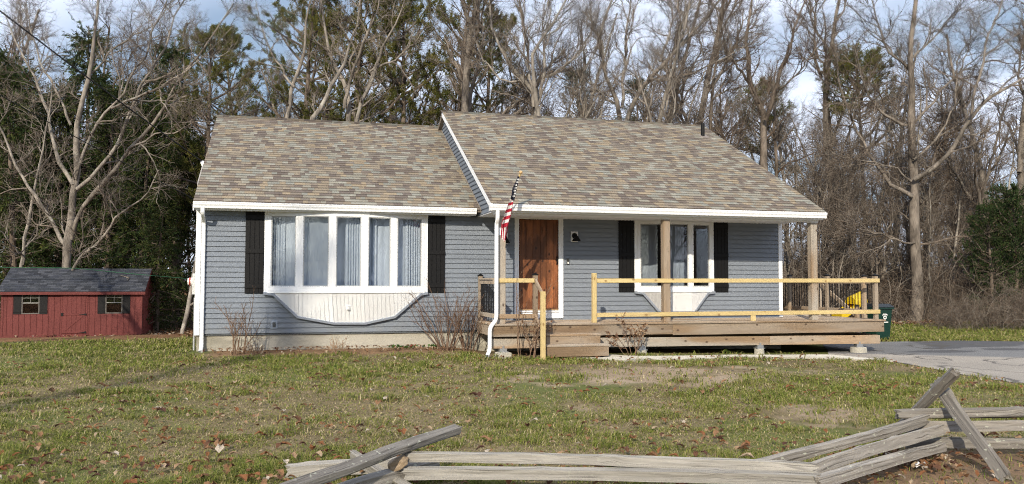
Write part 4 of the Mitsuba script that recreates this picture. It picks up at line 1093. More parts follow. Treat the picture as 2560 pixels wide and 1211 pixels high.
for k, (m, s0) in enumerate(ss):
    if k < 240: part(sr, 'shingle', m, 'm_dark_shingle')
part(sr, 'shingle_field', join([m for m, _ in ss[240:]]), 'm_dark_shingle', 'charcoal shingles of the upper shed roof', 'stuff')
stick = thing('fallen_branch', 'small forked pale stick lying on the charcoal shed roof', 'branch')
p0 = np.array([sx(313), SY + .75, ze + (.75 + .17) * PZ + .04])
part(stick, 'limb', tube1([p0 + (-.12, .0, .0), p0 + (.0, -.05, .02), p0 + (-.03, -.22, -.09)], .018, 6), 'm_bark')
part(stick, 'twig', tube1([p0 + (-.0, -.05, .02), p0 + (-.35, .1, .09)], .010, 6), 'm_bark')
clothes = solo('clothesline', tube1([at_y(-40, 668, SY - .2) * 1.0, at_y(190, 671, SY - .2), at_y(330, 685, SY - .2), at_y(480, 698, SY - .2)], .012, 5), 'm_paint', 'thin green line strung across the front of the shed roof', 'line', color=(.03, .12, .06))
solo('stone_slab', box((SX1 + .1, SY - .5, SZ - .16), (SX1 + 1.9, SY + .5, SZ - .02), .02), 'm_concrete', 'low grey slab on the ground beside the right end of the shed', 'slab')

# ------------------------------------------------------------------ utility pole (outside the frame; its shadow falls across the lawn and the roof) and wires
pole = thing('utility_pole', 'tall wooden utility pole by the street, left of the lawn', 'utility pole')
PX, PY = -12.0, -11.5
part(pole, 'shaft', lathe([(0, -1.6), (.15, -1.6), (.10, 13.6), (0, 13.6)], 14, (PX, PY, 0)), 'm_bark')
part(pole, 'insulator', lathe([(0, 13.601), (.03, 13.601), (.06, 13.65), (.04, 13.73), (0, 13.74)], 10, (PX, PY, 0)), 'm_gloss', color=(.3, .3, .32))
def wire(a, b, sag, r, key, label):
    t = np.linspace(0, 1, 40)[:, None]; P = np.asarray(a) * (1 - t) + np.asarray(b) * t; P[:, 2] -= sag * 4 * (t * (1 - t))[:, 0]
    solo(key, tube1(P, r, 6), 'm_black', label, 'cable')
wire((PX, PY + .12, 12.7), (-.13, 1.84, 3.33), .45, .013, 'service_cable', 'black overhead cable running down from upper left to the house gable')
wire((PX, PY + .12, 10.0), (-.10, .35, 2.33), .55, .008, 'phone_cable', 'thinner lower cable sagging from the left edge towards the house corner')

# ------------------------------------------------------------------ rail fence
def rail(p0, p1, w, h, seed, up=(0, 0, 1), jag=1.0):
    """A split rail: a lopsided four or five sided section with flat cleft faces, running unevenly along the grain."""
    rg = np.random.default_rng(seed); K, S = 44, 20
    p0, p1 = np.asarray(p0, float), np.asarray(p1, float); L = np.linalg.norm(p1 - p0)
    x = unit(p1 - p0); z = np.asarray(up, float); y = unit(np.cross(z, x)); z = np.cross(x, y)
    cor = np.array([(-1, -.85), (.95, -1), (1, .7), (.35, 1.0), (-.9, .9)]) + rg.normal(0, .16, (5, 2))
    t = np.arange(S) * 5 / S; i5 = t.astype(int); sec = cor[i5] * (1 - (t - i5))[:, None] + cor[(i5 + 1) % 5] * (t - i5)[:, None]
    sec = sec * (1 + rg.normal(0, .035, (S, 1)))
    ridge = rg.normal(0, .03, S)
    V, uv = [], []
    bend = np.cumsum(np.cumsum(rg.normal(0, 1, (K, 2)), 0), 0); bend -= np.linspace(0, 1, K)[:, None] * bend[-1]; bend *= .014 * jag / (np.abs(bend).max() + 1e-6) * L / 2.5
    knots = [(rg.uniform(.15, .9), rg.integers(0, S), rg.uniform(.12, .3)) for _ in range(3)]
    for k in range(K):
        s = k / (K - 1); c = p0 + x * L * s + y * bend[k, 0] + z * bend[k, 1]
        wk = .5 * w * (.84 + .32 * meshkit.noise(np.array([s * L * 1.8, seed, 0.5]))); hk = .5 * h * (.80 + .40 * meshkit.noise(np.array([s * L * 2.2, seed, 7.5])))
        tw = .35 * (meshkit.noise(np.array([s * 2, seed, 3.3])) - .5)
        g = 1 + ridge * (.5 + meshkit.noise(np.stack([np.full(S, s * L * 3), np.arange(S) * 1.7, np.full(S, seed * 1.0)], 1))) * 1.4 + .06 * (meshkit.noise(np.stack([np.full(S, s * L * 9), np.arange(S) * 2.3, np.full(S, seed + .5)], 1)) - .5)
        for ks, kj, ka in knots: g = g + ka * np.exp(-((s - ks) * L / .06) ** 2) * np.exp(-(((np.arange(S) - kj + S / 2) % S - S / 2) / 2.0) ** 2)
        q = sec * g[:, None]
        yy = q[:, 0] * wk * math.cos(tw) - q[:, 1] * hk * math.sin(tw); zz = q[:, 0] * wk * math.sin(tw) + q[:, 1] * hk * math.cos(tw)
        e = rg.normal(0, .018, S) if k in (0, K - 1) else np.zeros(S)
        V.append(c + y * yy[:, None] + z * zz[:, None] + x * e[:, None]); uv.append(np.stack([np.full(S, seed * 50 + 10 + s * L), np.cumsum(np.r_[0, np.linalg.norm(np.diff(np.c_[yy, zz], axis=0), axis=1)])], 1))
    V = np.vstack(V + [p0[None], p1[None]]); uv = np.vstack(uv + [[[seed * 50 + 10, 0]], [[seed * 50 + 10 + L, 0]]])
    i = np.arange(K - 1)[:, None] * S; j = np.arange(S)[None]; k2 = (j + 1) % S
    q = np.stack([i + j, i + k2, i + k2 + S, i + j + S], -1).reshape(-1, 4); F = np.concatenate([q[:, [0, 1, 2]], q[:, [0, 2, 3]]])
    j = np.arange(S); k2 = (j + 1) % S; n = K * S
    F = np.vstack([F, np.stack([k2, j, 0 * j + n], 1), np.stack([n - S + j, n - S + k2, 0 * j + n + 1], 1)])
    return V, F, uv
fence = thing('rail_fence', 'low zigzag fence of split grey weathered rails along the front lawn', 'fence')
def fr_(name, a, b, w, h, seed, label=None, up=(0, 0, 1)):
    part(fence, name, rail(at(*a), at(*b), w, h, seed, up), 'm_rail_dark' if seed in (4, 5, 6, 7, 8, 9, 10, 11, 12, 13) else 'm_rail', label)
fr_('rail', (1010, 1143, 6.62), (2034, 1172, 6.08), .075, .078, 1, 'long pale grey rail, top one of the stack along the bottom of the picture')
fr_('rail', (1016, 1184, 6.52), (2046, 1198, 6.02), .085, .080, 2, 'long pale grey rail, middle one of the stack along the bottom of the picture')
fr_('rail', (1010, 1236, 6.45), (2040, 1246, 5.95), .085, .095, 3)
fr_('rail', (1890, 1163, 6.42), (2312, 1048, 7.85), .075, .088, 4, 'grey rail mottled with pale lichen, topmost of the slanting panel')
fr_('rail', (1996, 1184, 6.16), (2350, 1074, 7.75), .075, .085, 5)
fr_('rail', (2042, 1212, 5.98), (2356, 1120, 7.75), .075, .10, 6, 'lowest slanting rail with a knotty bulge')
fr_('rail', (2244, 1036, 7.95), (2900, 1030, 7.75), .095, .085, 7)
fr_('rail', (2268, 1067, 7.9), (2900, 1064, 7.7), .08, .095, 8)
fr_('rail', (2262, 1107, 7.9), (2900, 1105, 7.7), .08, .095, 9)
fr_('post', (2512, 1196, 6.98), (2338, 956, 8.05), .062, .115, 10, 'slanting crossed post leaning left', (.3, -1, .2))
fr_('post', (2388, 932, 7.55), (2205, 1115, 8.6), .06, .10, 11, 'slanting crossed post leaning right, behind the rails', (.3, -1, .2))
fr_('rail', (1143, 1074, 7.25), (690, 1236, 5.35), .08, .085, 12, 'dark grey rail with one end sticking up at the left crossing')
fr_('rail', (1090, 1158, 7.0), (800, 1245, 5.9), .08, .09, 13, 'dark grey lower rail at the left crossing')
fr_('rail', (722, 1176, 6.98), (1000, 1160, 6.95), .09, .10, 14, 'tan-grey rail lying on the grass at the left crossing')
fr_('post', (884, 1140, 6.95), (1090, 1262, 6.2), .06, .09, 15, 'short leaning post at the left crossing', (.3, -1, .2))
fr_('rail', (640, 1243, 5.6), (300, 1290, 5.2), .08, .09, 16)
rg = np.random.default_rng(3); ic = trimesh.creation.icosphere(3, 1.0); v = np.array(ic.vertices) * (1 + .35 * (meshkit.fbm(np.array(ic.vertices) * 1.3 + 4, 3) - .5)[:, None]); v = v / np.abs(v).max(1, keepdims=True) ** .55 * (1 + .25 * (meshkit.noise(v * 2.2 + 9)[:, None] - .5))
v = v @ np.array([[.966, 0, .26], [0, 1, 0], [-.26, 0, .966]]) * np.array([.078, .05, .05]); v[:, 2] += .28 * v[:, 0]
solo('stone', (v + at(995, 1158, 6.55), np.array(ic.faces)), 'm_paint', 'tan wedge-shaped stone stuck between the rails at the left crossing', 'stone', color=(.27, .20, .13))

# ------------------------------------------------------------------ wheelie bin, yard things behind the porch
binp = at_ground(2200, 853); bz = float(gz(binp[0], binp[1])); bx, by = float(binp[0]), float(binp[1])
bx -= .07
bn = thing('wheeled_bin', 'dark green wheeled rubbish bin with a white emblem behind the porch corner', 'bin')
GR = (.008, .034, .024)
def frustum(c, w0, d0, w1, d1, h, b=.03):
    def ring(w, d, z): return [(sx_ * (w / 2 - (b if i % 2 else 0)), sy_ * (d / 2 - (0 if i % 2 else b)), z) for i, (sx_, sy_) in enumerate(((-1, -1), (-1, -1), (1, -1), (1, -1), (1, 1), (1, 1), (-1, 1), (-1, 1)))]
    r0 = ring(w0, d0, 0); r1 = ring(w1, d1, h)
    o = [0, 1, 3, 2, 4, 5, 7, 6]
    r0 = [r0[i] for i in o]; r1 = [r1[i] for i in o]
    v = np.array(r0 + r1) + c; m = trimesh.convex.convex_hull(v)
    return np.array(m.vertices), np.array(m.faces), np.zeros((len(m.vertices), 2))
part(bn, 'body', frustum((bx, by, bz + .06), .42, .48, .53, .60, .86), 'm_gloss', color=GR)
part(bn, 'rim', frustum((bx, by, bz + .885), .60, .68, .60, .68, .055), 'm_gloss', color=GR)
part(bn, 'lid', frustum((bx, by - .01, bz + .9405), .61, .72, .48, .52, .085, .06), 'm_gloss', color=(.008, .012, .014))
part(bn, 'handle', tube1([(bx - .22, by + .40, bz + .93), (bx + .22, by + .40, bz + .93)], .016, 8), 'm_gloss', color=GR)
for s in (-1, 1): part(bn, 'wheel', orient(lathe([(0, -.025), (.10, -.025), (.12, -.01), (.12, .01), (.10, .025), (0, .025)], 18), (bx + s * .27, by + .22, bz + .12), (0, 1, 0), (1, 0, 0)), 'm_black')
def decal(pts, x, z):
    v, f, u = prism(pts, 0, .003, 1)
    return v + (bx + x, by - .292 + 0 * z, bz + z), f, u
emb = [decal([(.055 * math.cos(t), .055 * math.sin(t)) for t in np.arange(14) * math.pi / 7], -.0, .66), decal([(-.10, -.012), (.10, -.012), (.10, .012), (-.10, .012)], 0, .53), decal([(-.09, .065), (-.05, .10), (.05, .10), (.09, .065), (.065, .05), (.03, .075), (-.03, .075), (-.065, .05)], 0, .66)]
part(bn, 'emblem', join([(v - (0, .012, 0), f, u) for v, f, u in emb]), 'm_paint', color=(.72, .72, .70))
part(bn, 'emblem_mark', join([(lambda m: (m[0] - (0, .0155, 0), m[1], m[2]))(decal([(.028 * math.cos(t), .028 * math.sin(t)) for t in np.arange(6) * math.pi / 3], 0, .66))]), 'm_gloss', color=GR)
# yellow plastic tub
yp = at(2122, 745, 26.0); yz = float(gz(yp[0], yp[1]))
tub = thing('plastic_slide', 'bright yellow plastic play slide seen through the black porch balusters', 'slide')
def loft(secs):
    n = len(secs[0]); V = np.vstack(secs); K = len(secs); i = np.arange(K - 1)[:, None] * n; j = np.arange(n)[None]; k = (j + 1) % n
    q = np.stack([i + j, i + k, i + k + n, i + j + n], -1).reshape(-1, 4)
    F = np.concatenate([q[:, [0, 1, 2]], q[:, [0, 2, 3]], np.stack([np.arange(1, n - 1) * 0, np.arange(2, n), np.arange(1, n - 1)], 1), np.stack([np.arange(1, n - 1) * 0, np.arange(1, n - 1), np.arange(2, n)], 1) + (K - 1) * n])
    return V, F, np.zeros((len(V), 2))
def chan(x, z, w, h):  # open channel section
    y = float(yp[1])
    return np.array([(x, y - w / 2, z + h), (x, y - w / 2 + .05, z + h), (x, y - w / 2 + .07, z + .04), (x, y + w / 2 - .07, z + .04), (x, y + w / 2 - .05, z + h), (x, y + w / 2, z + h), (x, y + w / 2, z), (x, y - w / 2, z)])
YX = float(yp[0])
YEL = (.60, .41, .01)
part(tub, 'chute', loft([chan(YX - .45 + .12 * i, -.50 + .42 * sst(0, 7, i), .5, .18) for i in range(9)]), 'm_gloss', color=YEL)
part(tub, 'hood', loft([np.array([(YX + .05 + .10 * i, float(yp[1]) + .26 * math.cos(t), -.04 + (.24 + .04 * i) * math.sin(t)) for t in np.linspace(0, math.pi, 10)]) for i in range(5)]), 'm_gloss', color=YEL)
part(tub, 'ladder', join([box((YX + .5, float(yp[1]) - .25, yz), (YX + .58, float(yp[1]) - .19, -.05)), box((YX + .5, float(yp[1]) + .19, yz), (YX + .58, float(yp[1]) + .25, -.05)), box((YX - .42, float(yp[1]) - .2, yz), (YX - .34, float(yp[1]) + .2, -.62))]), 'm_gloss', color=(.05, .05, .055))
# black patio chair
cp = at(2055, 780, 22.0); cx_, cy_ = float(cp[0]), float(cp[1])
ch = thing('patio_chair', 'black patio chair with an open lattice back on the far side of the deck', 'chair')
cz = DZ if cx_ < 15 else float(gz(cx_, cy_))
part(ch, 'seat', box((cx_ - .24, cy_ - .24, cz + .40), (cx_ + .24, cy_ + .24, cz + .43), .01), 'm_black')
bk_ = [beam((cx_ - .23 + .0, cy_ + .24, cz + .44), (cx_ - .20, cy_ + .36, cz + .92), .03, .02), beam((cx_ + .23, cy_ + .24, cz + .44), (cx_ + .20, cy_ + .36, cz + .92), .03, .02), beam((cx_ - .21, cy_ + .36, cz + .92), (cx_ + .21, cy_ + .36, cz + .92), .03, .03)]
for t in (.25, .5, .75): bk_.append(beam((cx_ - .22, cy_ + .24 + .12 * t, cz + .44 + .48 * t), (cx_ + .22, cy_ + .24 + .12 * t, cz + .44 + .48 * t), .02, .035)); bk_.append(beam((cx_ - .22 + .44 * t, cy_ + .24, cz + .44), (cx_ - .2 + .4 * t, cy_ + .36, cz + .92), .02, .03))
part(ch, 'backrest', join(bk_), 'm_black')
for a in (-1, 1):
    for b in (-1, 1): part(ch, 'leg', box((cx_ + a * .22 - .012, cy_ + b * .22 - .012, cz), (cx_ + a * .22 + .012, cy_ + b * .22 + .012, cz + .40)), 'm_black')

# ------------------------------------------------------------------ trees
def px_limb(pts, d0, d1, r0, r1):
    n = len(pts)
    return [at(x, y, d0 + (d1 - d0) * i / (n - 1)) for i, (x, y) in enumerate(pts)], r0, r1


def hero(name, label, limbs, tone, seed, **kw):
    big, br = limbs_to_tree(np.random.default_rng(seed), [(p, a * (.86 if a > .2 else .72), b * .7) for p, a, b in limbs], tone, **kw)
    key = thing(name, label, 'tree')
    part(key, 'trunk', big, 'm_bark', smooth=True); part(key, 'branches', br, 'm_bark')
    return key


Z = .4955
zp = lambda *a: [(x * Z, y * Z) for x, y in a]
hero('maple_tree', 'pale-barked bare tree with many spreading stems behind the red shed', [
    px_limb([(176, 850), (172, 640)] + zp((360, 1050), (370, 950), (385, 870), (375, 750), (375, 640), (400, 520), (440, 380), (460, 280), (490, 120), (500, -60)), 35, 36, .26, .06),
    px_limb(zp((365, 930), (300, 800), (265, 690), (235, 560), (180, 430), (120, 300), (60, 180), (20, 60)), 35, 37, .13, .03),
    px_limb(zp((365, 1200), (400, 1080), (500, 950), (580, 860), (650, 760), (740, 650), (830, 540), (920, 390), (1010, 280), (1100, 150), (1180, 20)), 35, 32, .14, .035),
    px_limb(zp((650, 760), (760, 690), (870, 660), (980, 600), (1070, 615)), 33.6, 33, .06, .02),
    px_limb(zp((385, 960), (455, 880), (540, 780), (600, 680), (650, 560), (690, 430), (760, 330), (820, 230), (880, 80), (960, -60)), 35, 34, .12, .03),
    px_limb(zp((380, 900), (440, 690), (520, 570), (600, 490), (640, 350), (710, 280), (740, 170), (800, 60), (860, -40)), 35, 33, .10, .025),
    px_limb(zp((560, 545), (600, 530), (720, 470), (830, 420), (950, 350), (1060, 240), (1180, 130)), 33.8, 32, .07, .02),
    px_limb([(140, 735), (168, 690)] + zp((390, 1320), (460, 1255), (520, 1200), (570, 1110), (650, 1060), (740, 990), (800, 860)), 35, 33, .10, .03),
    px_limb(zp((350, 1260), (260, 1110), (170, 980), (90, 860), (30, 730), (-20, 600), (-60, 460)), 35, 36, .12, .04),
    px_limb(zp((372, 640), (300, 480), (210, 330), (150, 140), (120, -40)), 35.6, 37, .08, .025),
    px_limb(zp((440, 385), (560, 250), (680, 180), (800, 120), (900, 10)), 36, 35, .06, .02)], .66, 41, twig=(9, 8, 7), l1=2.9, l2=1.3, l3=.6, up=.25)
hero('oak_tree', 'tall straight grey tree with wide bare limbs right of the porch', [
    px_limb([(2285, 835), (2284, 690), (2283, 560), (2285, 470), (2282, 400), (2280, 300), (2275, 190), (2273, 110), (2285, 20), (2300, -80)], 33, 34, .30, .09),
    px_limb([(2284, 450), (2330, 420), (2380, 370), (2430, 290), (2470, 250), (2560, 200), (2640, 140)], 33, 31, .14, .04),
    px_limb([(2430, 290), (2450, 180), (2480, 60), (2520, -30)], 31.8, 32, .08, .03),
    px_limb([(2283, 490), (2225, 455), (2190, 400), (2150, 340), (2125, 270), (2100, 200), (2090, 100)], 33, 34, .11, .03),
    px_limb([(2282, 450), (2240, 415), (2180, 405), (2120, 400), (2060, 385)], 33, 32, .06, .02),
    px_limb([(2278, 310), (2215, 285), (2180, 250), (2160, 200), (2130, 100)], 33.5, 33, .09, .025),
    px_limb([(2280, 310), (2330, 260), (2350, 230), (2420, 170), (2470, 120)], 33.5, 35, .08, .02),
    px_limb([(2275, 180), (2240, 150), (2215, 110), (2200, 40), (2180, -40)], 34, 33, .07, .02),
    px_limb([(2275, 150), (2320, 110), (2360, 70), (2420, 10)], 34, 35, .07, .02),
    px_limb([(2284, 610), (2220, 592), (2190, 578), (2130, 562)], 33, 32, .055, .025),
    px_limb([(2286, 400), (2350, 340), (2390, 250), (2400, 150), (2440, 60)], 33, 35, .07, .02)], .48, 42, twig=(11, 8, 7), l1=2.5, l2=1.2, l3=.6, up=.15, s0=.2)
hero('dark_tree', 'dark-trunked forked tree rising just right of the roof vent', [
    px_limb([(1914, 560), (1910, 400), (1910, 290), (1885, 230), (1870, 120), (1880, 0)], 34, 35, .24, .05),
    px_limb([(1911, 300), (1932, 240), (1960, 130), (2005, 30), (2030, -30)], 34, 33, .13, .03),
    px_limb([(1942, 560), (1940, 420), (1933, 320), (1925, 240), (1945, 150)], 35, 36, .13, .03),
    px_limb([(1886, 230), (1840, 160), (1800, 80), (1780, 0)], 34.6, 36, .08, .02),
    px_limb([(1932, 240), (1985, 180), (2040, 120)], 34, 33, .06, .02)], .25, 43, twig=(9, 8, 6), l1=2.1, l2=1.1, l3=.5, up=.3, s0=.3)
hero('clump_tree', 'grey bare tree fanning out from several stems above the middle of the right roof', [
    px_limb([(1342, 420), (1340, 310), (1335, 240), (1300, 200), (1265, 140), (1230, 70), (1220, -20)], 33, 34, .19, .04),
    px_limb([(1346, 420), (1345, 300), (1345, 200), (1340, 130), (1390, 60), (1430, -30)], 33, 32, .17, .04),
    px_limb([(1336, 270), (1330, 130), (1310, 40), (1300, -40)], 33, 34, .10, .03),
    px_limb([(1345, 270), (1372, 190), (1362, 110), (1375, 0)], 33, 35, .10, .03),
    px_limb([(1300, 200), (1250, 190), (1205, 130), (1180, 60)], 33.5, 34, .06, .02),
    px_limb([(1372, 190), (1420, 150), (1470, 90), (1500, 20)], 34, 33, .06, .02)], .62, 44, twig=(10, 8, 7), l1=2.4, l2=1.15, l3=.55, up=.5, a=(36, 36, 36), s0=.25)
hero('clump_tree', 'grey bare tree with long up-swept limbs above the roof ridge left of the vent pipe', [
    px_limb([(1550, 420), (1548, 300), (1545, 250), (1520, 190), (1500, 100), (1530, 10), (1540, -60)], 34, 35, .17, .04),
    px_limb([(1563, 420), (1565, 300), (1600, 220), (1650, 160), (1720, 90), (1800, 0), (1840, -50)], 34, 32, .17, .04),
    px_limb([(1555, 270), (1560, 130), (1565, 40), (1570, -40)], 34, 34, .10, .03),
    px_limb([(1548, 260), (1480, 210), (1430, 180), (1400, 120)], 34.5, 36, .07, .02),
    px_limb([(1620, 195), (1690, 190), (1780, 150), (1870, 110)], 33, 32, .07, .02),
    px_limb([(1650, 160), (1680, 80), (1690, -20)], 33, 34, .07, .02)], .60, 45, twig=(10, 8, 7), l1=2.6, l2=1.2, l3=.55, up=.5, a=(36, 36, 36), s0=.25)
hero('clump_tree', 'brown and pale crooked tree group above the middle of the left roof', [
    px_limb([(772, 420), (780, 295), (810, 240), (860, 150), (890, 60), (900, -30)], 32, 33, .17, .04),
    px_limb([(872, 420), (870, 300), (875, 240), (830, 130), (810, 30), (800, -40)], 33, 34, .18, .04),
    px_limb([(862, 270), (900, 140), (945, 40), (960, -40)], 33, 32, .11, .03),
    px_limb([(722, 420), (720, 300), (738, 200), (762, 150), (770, 30), (790, -40)], 34, 35, .15, .04),
    px_limb([(892, 420), (890, 300), (930, 180), (960, 100), (1012, 0)], 33, 31, .15, .03),
    px_limb([(930, 180), (990, 150), (1040, 110), (1080, 40)], 32, 31, .07, .02),
    px_limb([(738, 220), (690, 150), (660, 80), (640, 0)], 34, 35, .07, .02)], .66, 46, twig=(9, 8, 6), l1=2.0, l2=1.0, l3=.5, up=.2, a=(50, 45, 42), s0=.2)

# forest trees: a dozen made once, then set out one by one
rng = np.random.default_rng(77)
BARE = []
for k in range(9):
    st = (1, 1, 2, 1, 3, 1, 2, 1, 4)[k]; h = (15, 17, 14, 13, 13, 16, 12, 15, 11)[k]
    limbs = wild_limbs(rng, h, (.17, .22, .2, .13, .2, .18, .18, .15, .2)[k], st, .10 if st == 1 else .28, 9 if st == 1 else 6, .28, ang=(34, 42, 34, 30, 32, 45, 36, 32, 34)[k])
    big, br = limbs_to_tree(rng, limbs, (.55, .45, .6, .35, .65, .3, .5, .68, .4)[k], twig=(9, 7, 6) if st == 1 else (7, 6, 5), l1=2.0, l2=1.05, l3=.55, up=.5, s0=.15, a=(40, 38, 38))
    BARE.append({'trunk': ply3(big, 'm_bark', True), 'branches': ply3(br, 'm_bark')})
CON = {}
for nm, args in {'hemlock': (13, .2, 2.9, .02, 'hemlock'), 'hemlock2': (11, .17, 2.6, .0, 'hemlock'), 'pine': (19, .28, 3.8, .26, 'pine', 2.1), 'pine2': (17, .24, 3.3, .30, 'pine', 2.1), 'cedar': (5.6, .12, 1.9, .06, 'cedar', .5), 'spruce': (14.5, .2, 2.5, .08, 'cedar', .7)}.items():
    w, f = conifer(rng, *args)
    CON[nm] = {'trunk': ply3(w, 'm_bark'), 'foliage': ply3(f, 'm_needle')}


def stand(x, d, y=None):
    p = at(x, 700, d); return np.array([p[0], p[1], float(gz(p[0], p[1])) - .05])


for i, (x, d, k, s, lab) in enumerate([
        (40, 40, 'hemlock', 1.0, 'dark hemlock at the far left edge behind the shed'), (150, 42, 'hemlock2', 1.2, 'dark hemlock behind the left half of the shed roof'),
        (262, 41, 'hemlock', .98, 'tall dark hemlock behind the right half of the shed roof'), (350, 39, 'hemlock2', 1.02, 'dark hemlock rising behind the right end of the shed'),
        (435, 43, 'hemlock', .92, 'dark hemlock between the shed and the house'), (300, 47, 'hemlock', 1.12, 'hemlock set back in the wood above the shed'), (100, 49, 'hemlock', 1.1, 'hemlock set back in the wood at the upper left'), (215, 43, 'hemlock', 1.22, 'tallest dark hemlock above the middle of the shed roof'), (375, 45, 'hemlock', 1.25, 'tall dark hemlock above the right end of the shed, set behind its neighbour'), (15, 47, 'hemlock2', 1.45, 'tall hemlock at the upper left edge of the picture'), (395, 36.5, 'hemlock2', .62, 'small dense hemlock low beside the right end of the shed')]):
    plant('hemlock_tree', lab, 'tree', CON[k], stand(x, d), i * 1.9, s)
for i, (x, d, k, s, lab) in enumerate([
        (505, 42, 'pine2', .92, 'dark layered pine just left of the house gable'), (590, 50, 'pine', .92, 'dark pine above the upper left corner of the house roof'), (750, 39, 'pine', .86, 'yellowish green pine above the left roof, leftmost of the big pines'),
        (890, 39, 'pine', .90, 'big yellowish green pine in the top middle of the left roof trees'), (1015, 40, 'pine2', .98, 'big green pine above the right part of the left roof'), (1130, 39.5, 'pine', .88, 'big green pine left of the peak of the right roof'), (1215, 42, 'pine2', .95, 'green pine directly above the peak of the right roof'),
        (820, 55, 'pine2', 1.2, 'pine set back between the two leftmost big pines'), (960, 56, 'pine', 1.15, 'pine set back between the big middle pines')]):
    plant('pine_tree', lab, 'tree', CON[k], stand(x, d), i * 2.3, s)
for i, (x, d, s, lab) in enumerate([(1472, 50, 1.04, 'pointed brownish green conifer above the right roof'), (1592, 53, 1.02, 'brownish green conifer behind the tree left of the roof vent'), (1400, 56, .84, 'low olive conifer behind the right roof ridge'), (2010, 58, .70, 'dark low conifer behind the porch end')]):
    plant('spruce_tree', lab, 'tree', CON['spruce'], stand(x, d), i * 2.1, s)
for i, (x, d, s, lab) in enumerate([(2480, 32, .86, 'dark green cedar at the right edge of the yard, nearest the tall grey tree'), (2540, 32, 1.0, 'dark green cedar at the far right edge of the picture'), (2505, 36, .98, 'cedar tucked behind the two dark green cedars on the right'), (2640, 33, 1.0, 'dark green cedar cut off by the right edge')]):
    plant('cedar_tree', lab, 'tree', CON['cedar'], stand(x, d), i * 1.7, s)
# two pitch pines with small round crowns on bare trunks
w, f = conifer(rng, 13.2, .19, 2.3, .74, 'pine', .9)
plant('pitch_pine', 'round-crowned pitch pine left of the tall grey tree', 'tree', {'trunk': ply3(w, 'm_bark'), 'foliage': ply3(f, 'm_needle')}, stand(2172, 41), .4, 1.0)
w, f = conifer(rng, 11.6, .17, 1.7, .70, 'pine', .5)
plant('pitch_pine', 'thin ragged pitch pine beside the dark forked trunk', 'tree', {'trunk': ply3(w, 'm_bark'), 'foliage': ply3(f, 'm_needle')}, stand(1893, 40), 1.4, 1.0)

ORD = 'first second third fourth fifth sixth seventh eighth ninth tenth eleventh twelfth thirteenth fourteenth fifteenth sixteenth'.split()
ZONES = [(-60, 500, 14, 'bare grey-brown tree behind the red shed', 'bare trees behind the shed', (46, 56)),
         (480, 1120, 6, 'bare grey-brown tree behind the left roof', 'bare trees behind the left roof', (43, 52)),
         (1130, 1800, 15, 'bare grey-brown tree behind the right roof', 'bare trees behind the right roof', (32, 50)),
         (1800, 2060, 6, 'bare tree right of the roof', 'bare trees in the gap right of the roof', (36, 50)),
         (2060, 2640, 15, 'bare brown tree beyond the driveway', 'bare trees beyond the driveway', (36, 50))]
rng = np.random.default_rng(8)
for x0, x1, n, lab, grp, (d0, d1) in ZONES:
    for i in range(n):
        x = x0 + (x1 - x0) * (i + rng.uniform(.1, .9)) / n; d = rng.uniform(d0, d1)
        plant('bare_tree', lab + f', {ORD[i]} of {n} from the left', 'tree', BARE[rng.integers(0, 9)], stand(x, d), rng.uniform(0, 6.3), rng.uniform(.75, 1.1) * (1.2 if x < 480 else 1.0 if x < 1800 or x > 2060 else .8), grp)
# saplings: thin upright trunks at the edge of the wood on the right
SAP = []
for k in range(3):
    limbs = wild_limbs(rng, (8, 9.5, 7)[k], (.05, .065, .05)[k], (2, 1, 3)[k], .14, 6, .3, ang=28, lfac=.25)
    big, br = limbs_to_tree(rng, limbs, (.62, .7, .5)[k], twig=(7, 5, 4), l1=1.2, l2=.6, l3=.3, up=.5, s0=.15, thin=.004)
    SAP.append({'trunk': ply3(big, 'm_bark', True), 'branches': ply3(br, 'm_bark')})
for i in range(16):
    plant('sapling', f'thin pale sapling at the wood edge beyond the driveway, {ORD[i]} from the left', 'sapling', SAP[i % 3], stand(1975 + 40 * i + rng.uniform(-14, 14), rng.uniform(33, 38)), rng.uniform(0, 6), rng.uniform(.8, 1.2), 'saplings along the wood edge on the right')
for i, (x, d, lab) in enumerate([(28, 36, 'sapling left of the shed'), (455, 33.5, 'slim leaning tree trunk between shed and house')]):
    plant('sapling', lab + ' in front of the dark hemlocks', 'sapling', SAP[1], stand(x, d), i, 1.25)
# far wood, as one mass
light = []
for k in range(3):
    limbs = wild_limbs(rng, 16, .16, 1, .1, 9, .2, ang=36)
    big, br = limbs_to_tree(rng, limbs, .25, twig=(8, 6, 5), l1=2.2, l2=1.1, l3=.7, up=.5, s0=.1, thin=.0075)
    light.append(join([big, br]))
labels['woods'] = {'label': 'brown leafless wood far behind the house', 'kind': 'stuff'}
for k, m in enumerate(light): scene[f'woods_group{k}'] = {'type': 'shapegroup', 'tree': ply3(m, 'm_bark')}
n = 0
for i in range(84):
    x = -150 + 2860 * (i + rng.uniform(0, 1)) / 84; d = rng.uniform(52, 84)
    if 1800 < x < 2050 or (1150 < x and i % 3 == 0): continue
    n += 1
    scene[f'woods__{n:03d}'] = {'type': 'instance', 'group': {'type': 'ref', 'id': f'woods_group{i % 3}'}, 'to_world': put(stand(x, d), rng.uniform(0, 6.3), rng.uniform(.8, 1.15) * (.9 if x < 330 else 1 if x < 1150 else .74))}
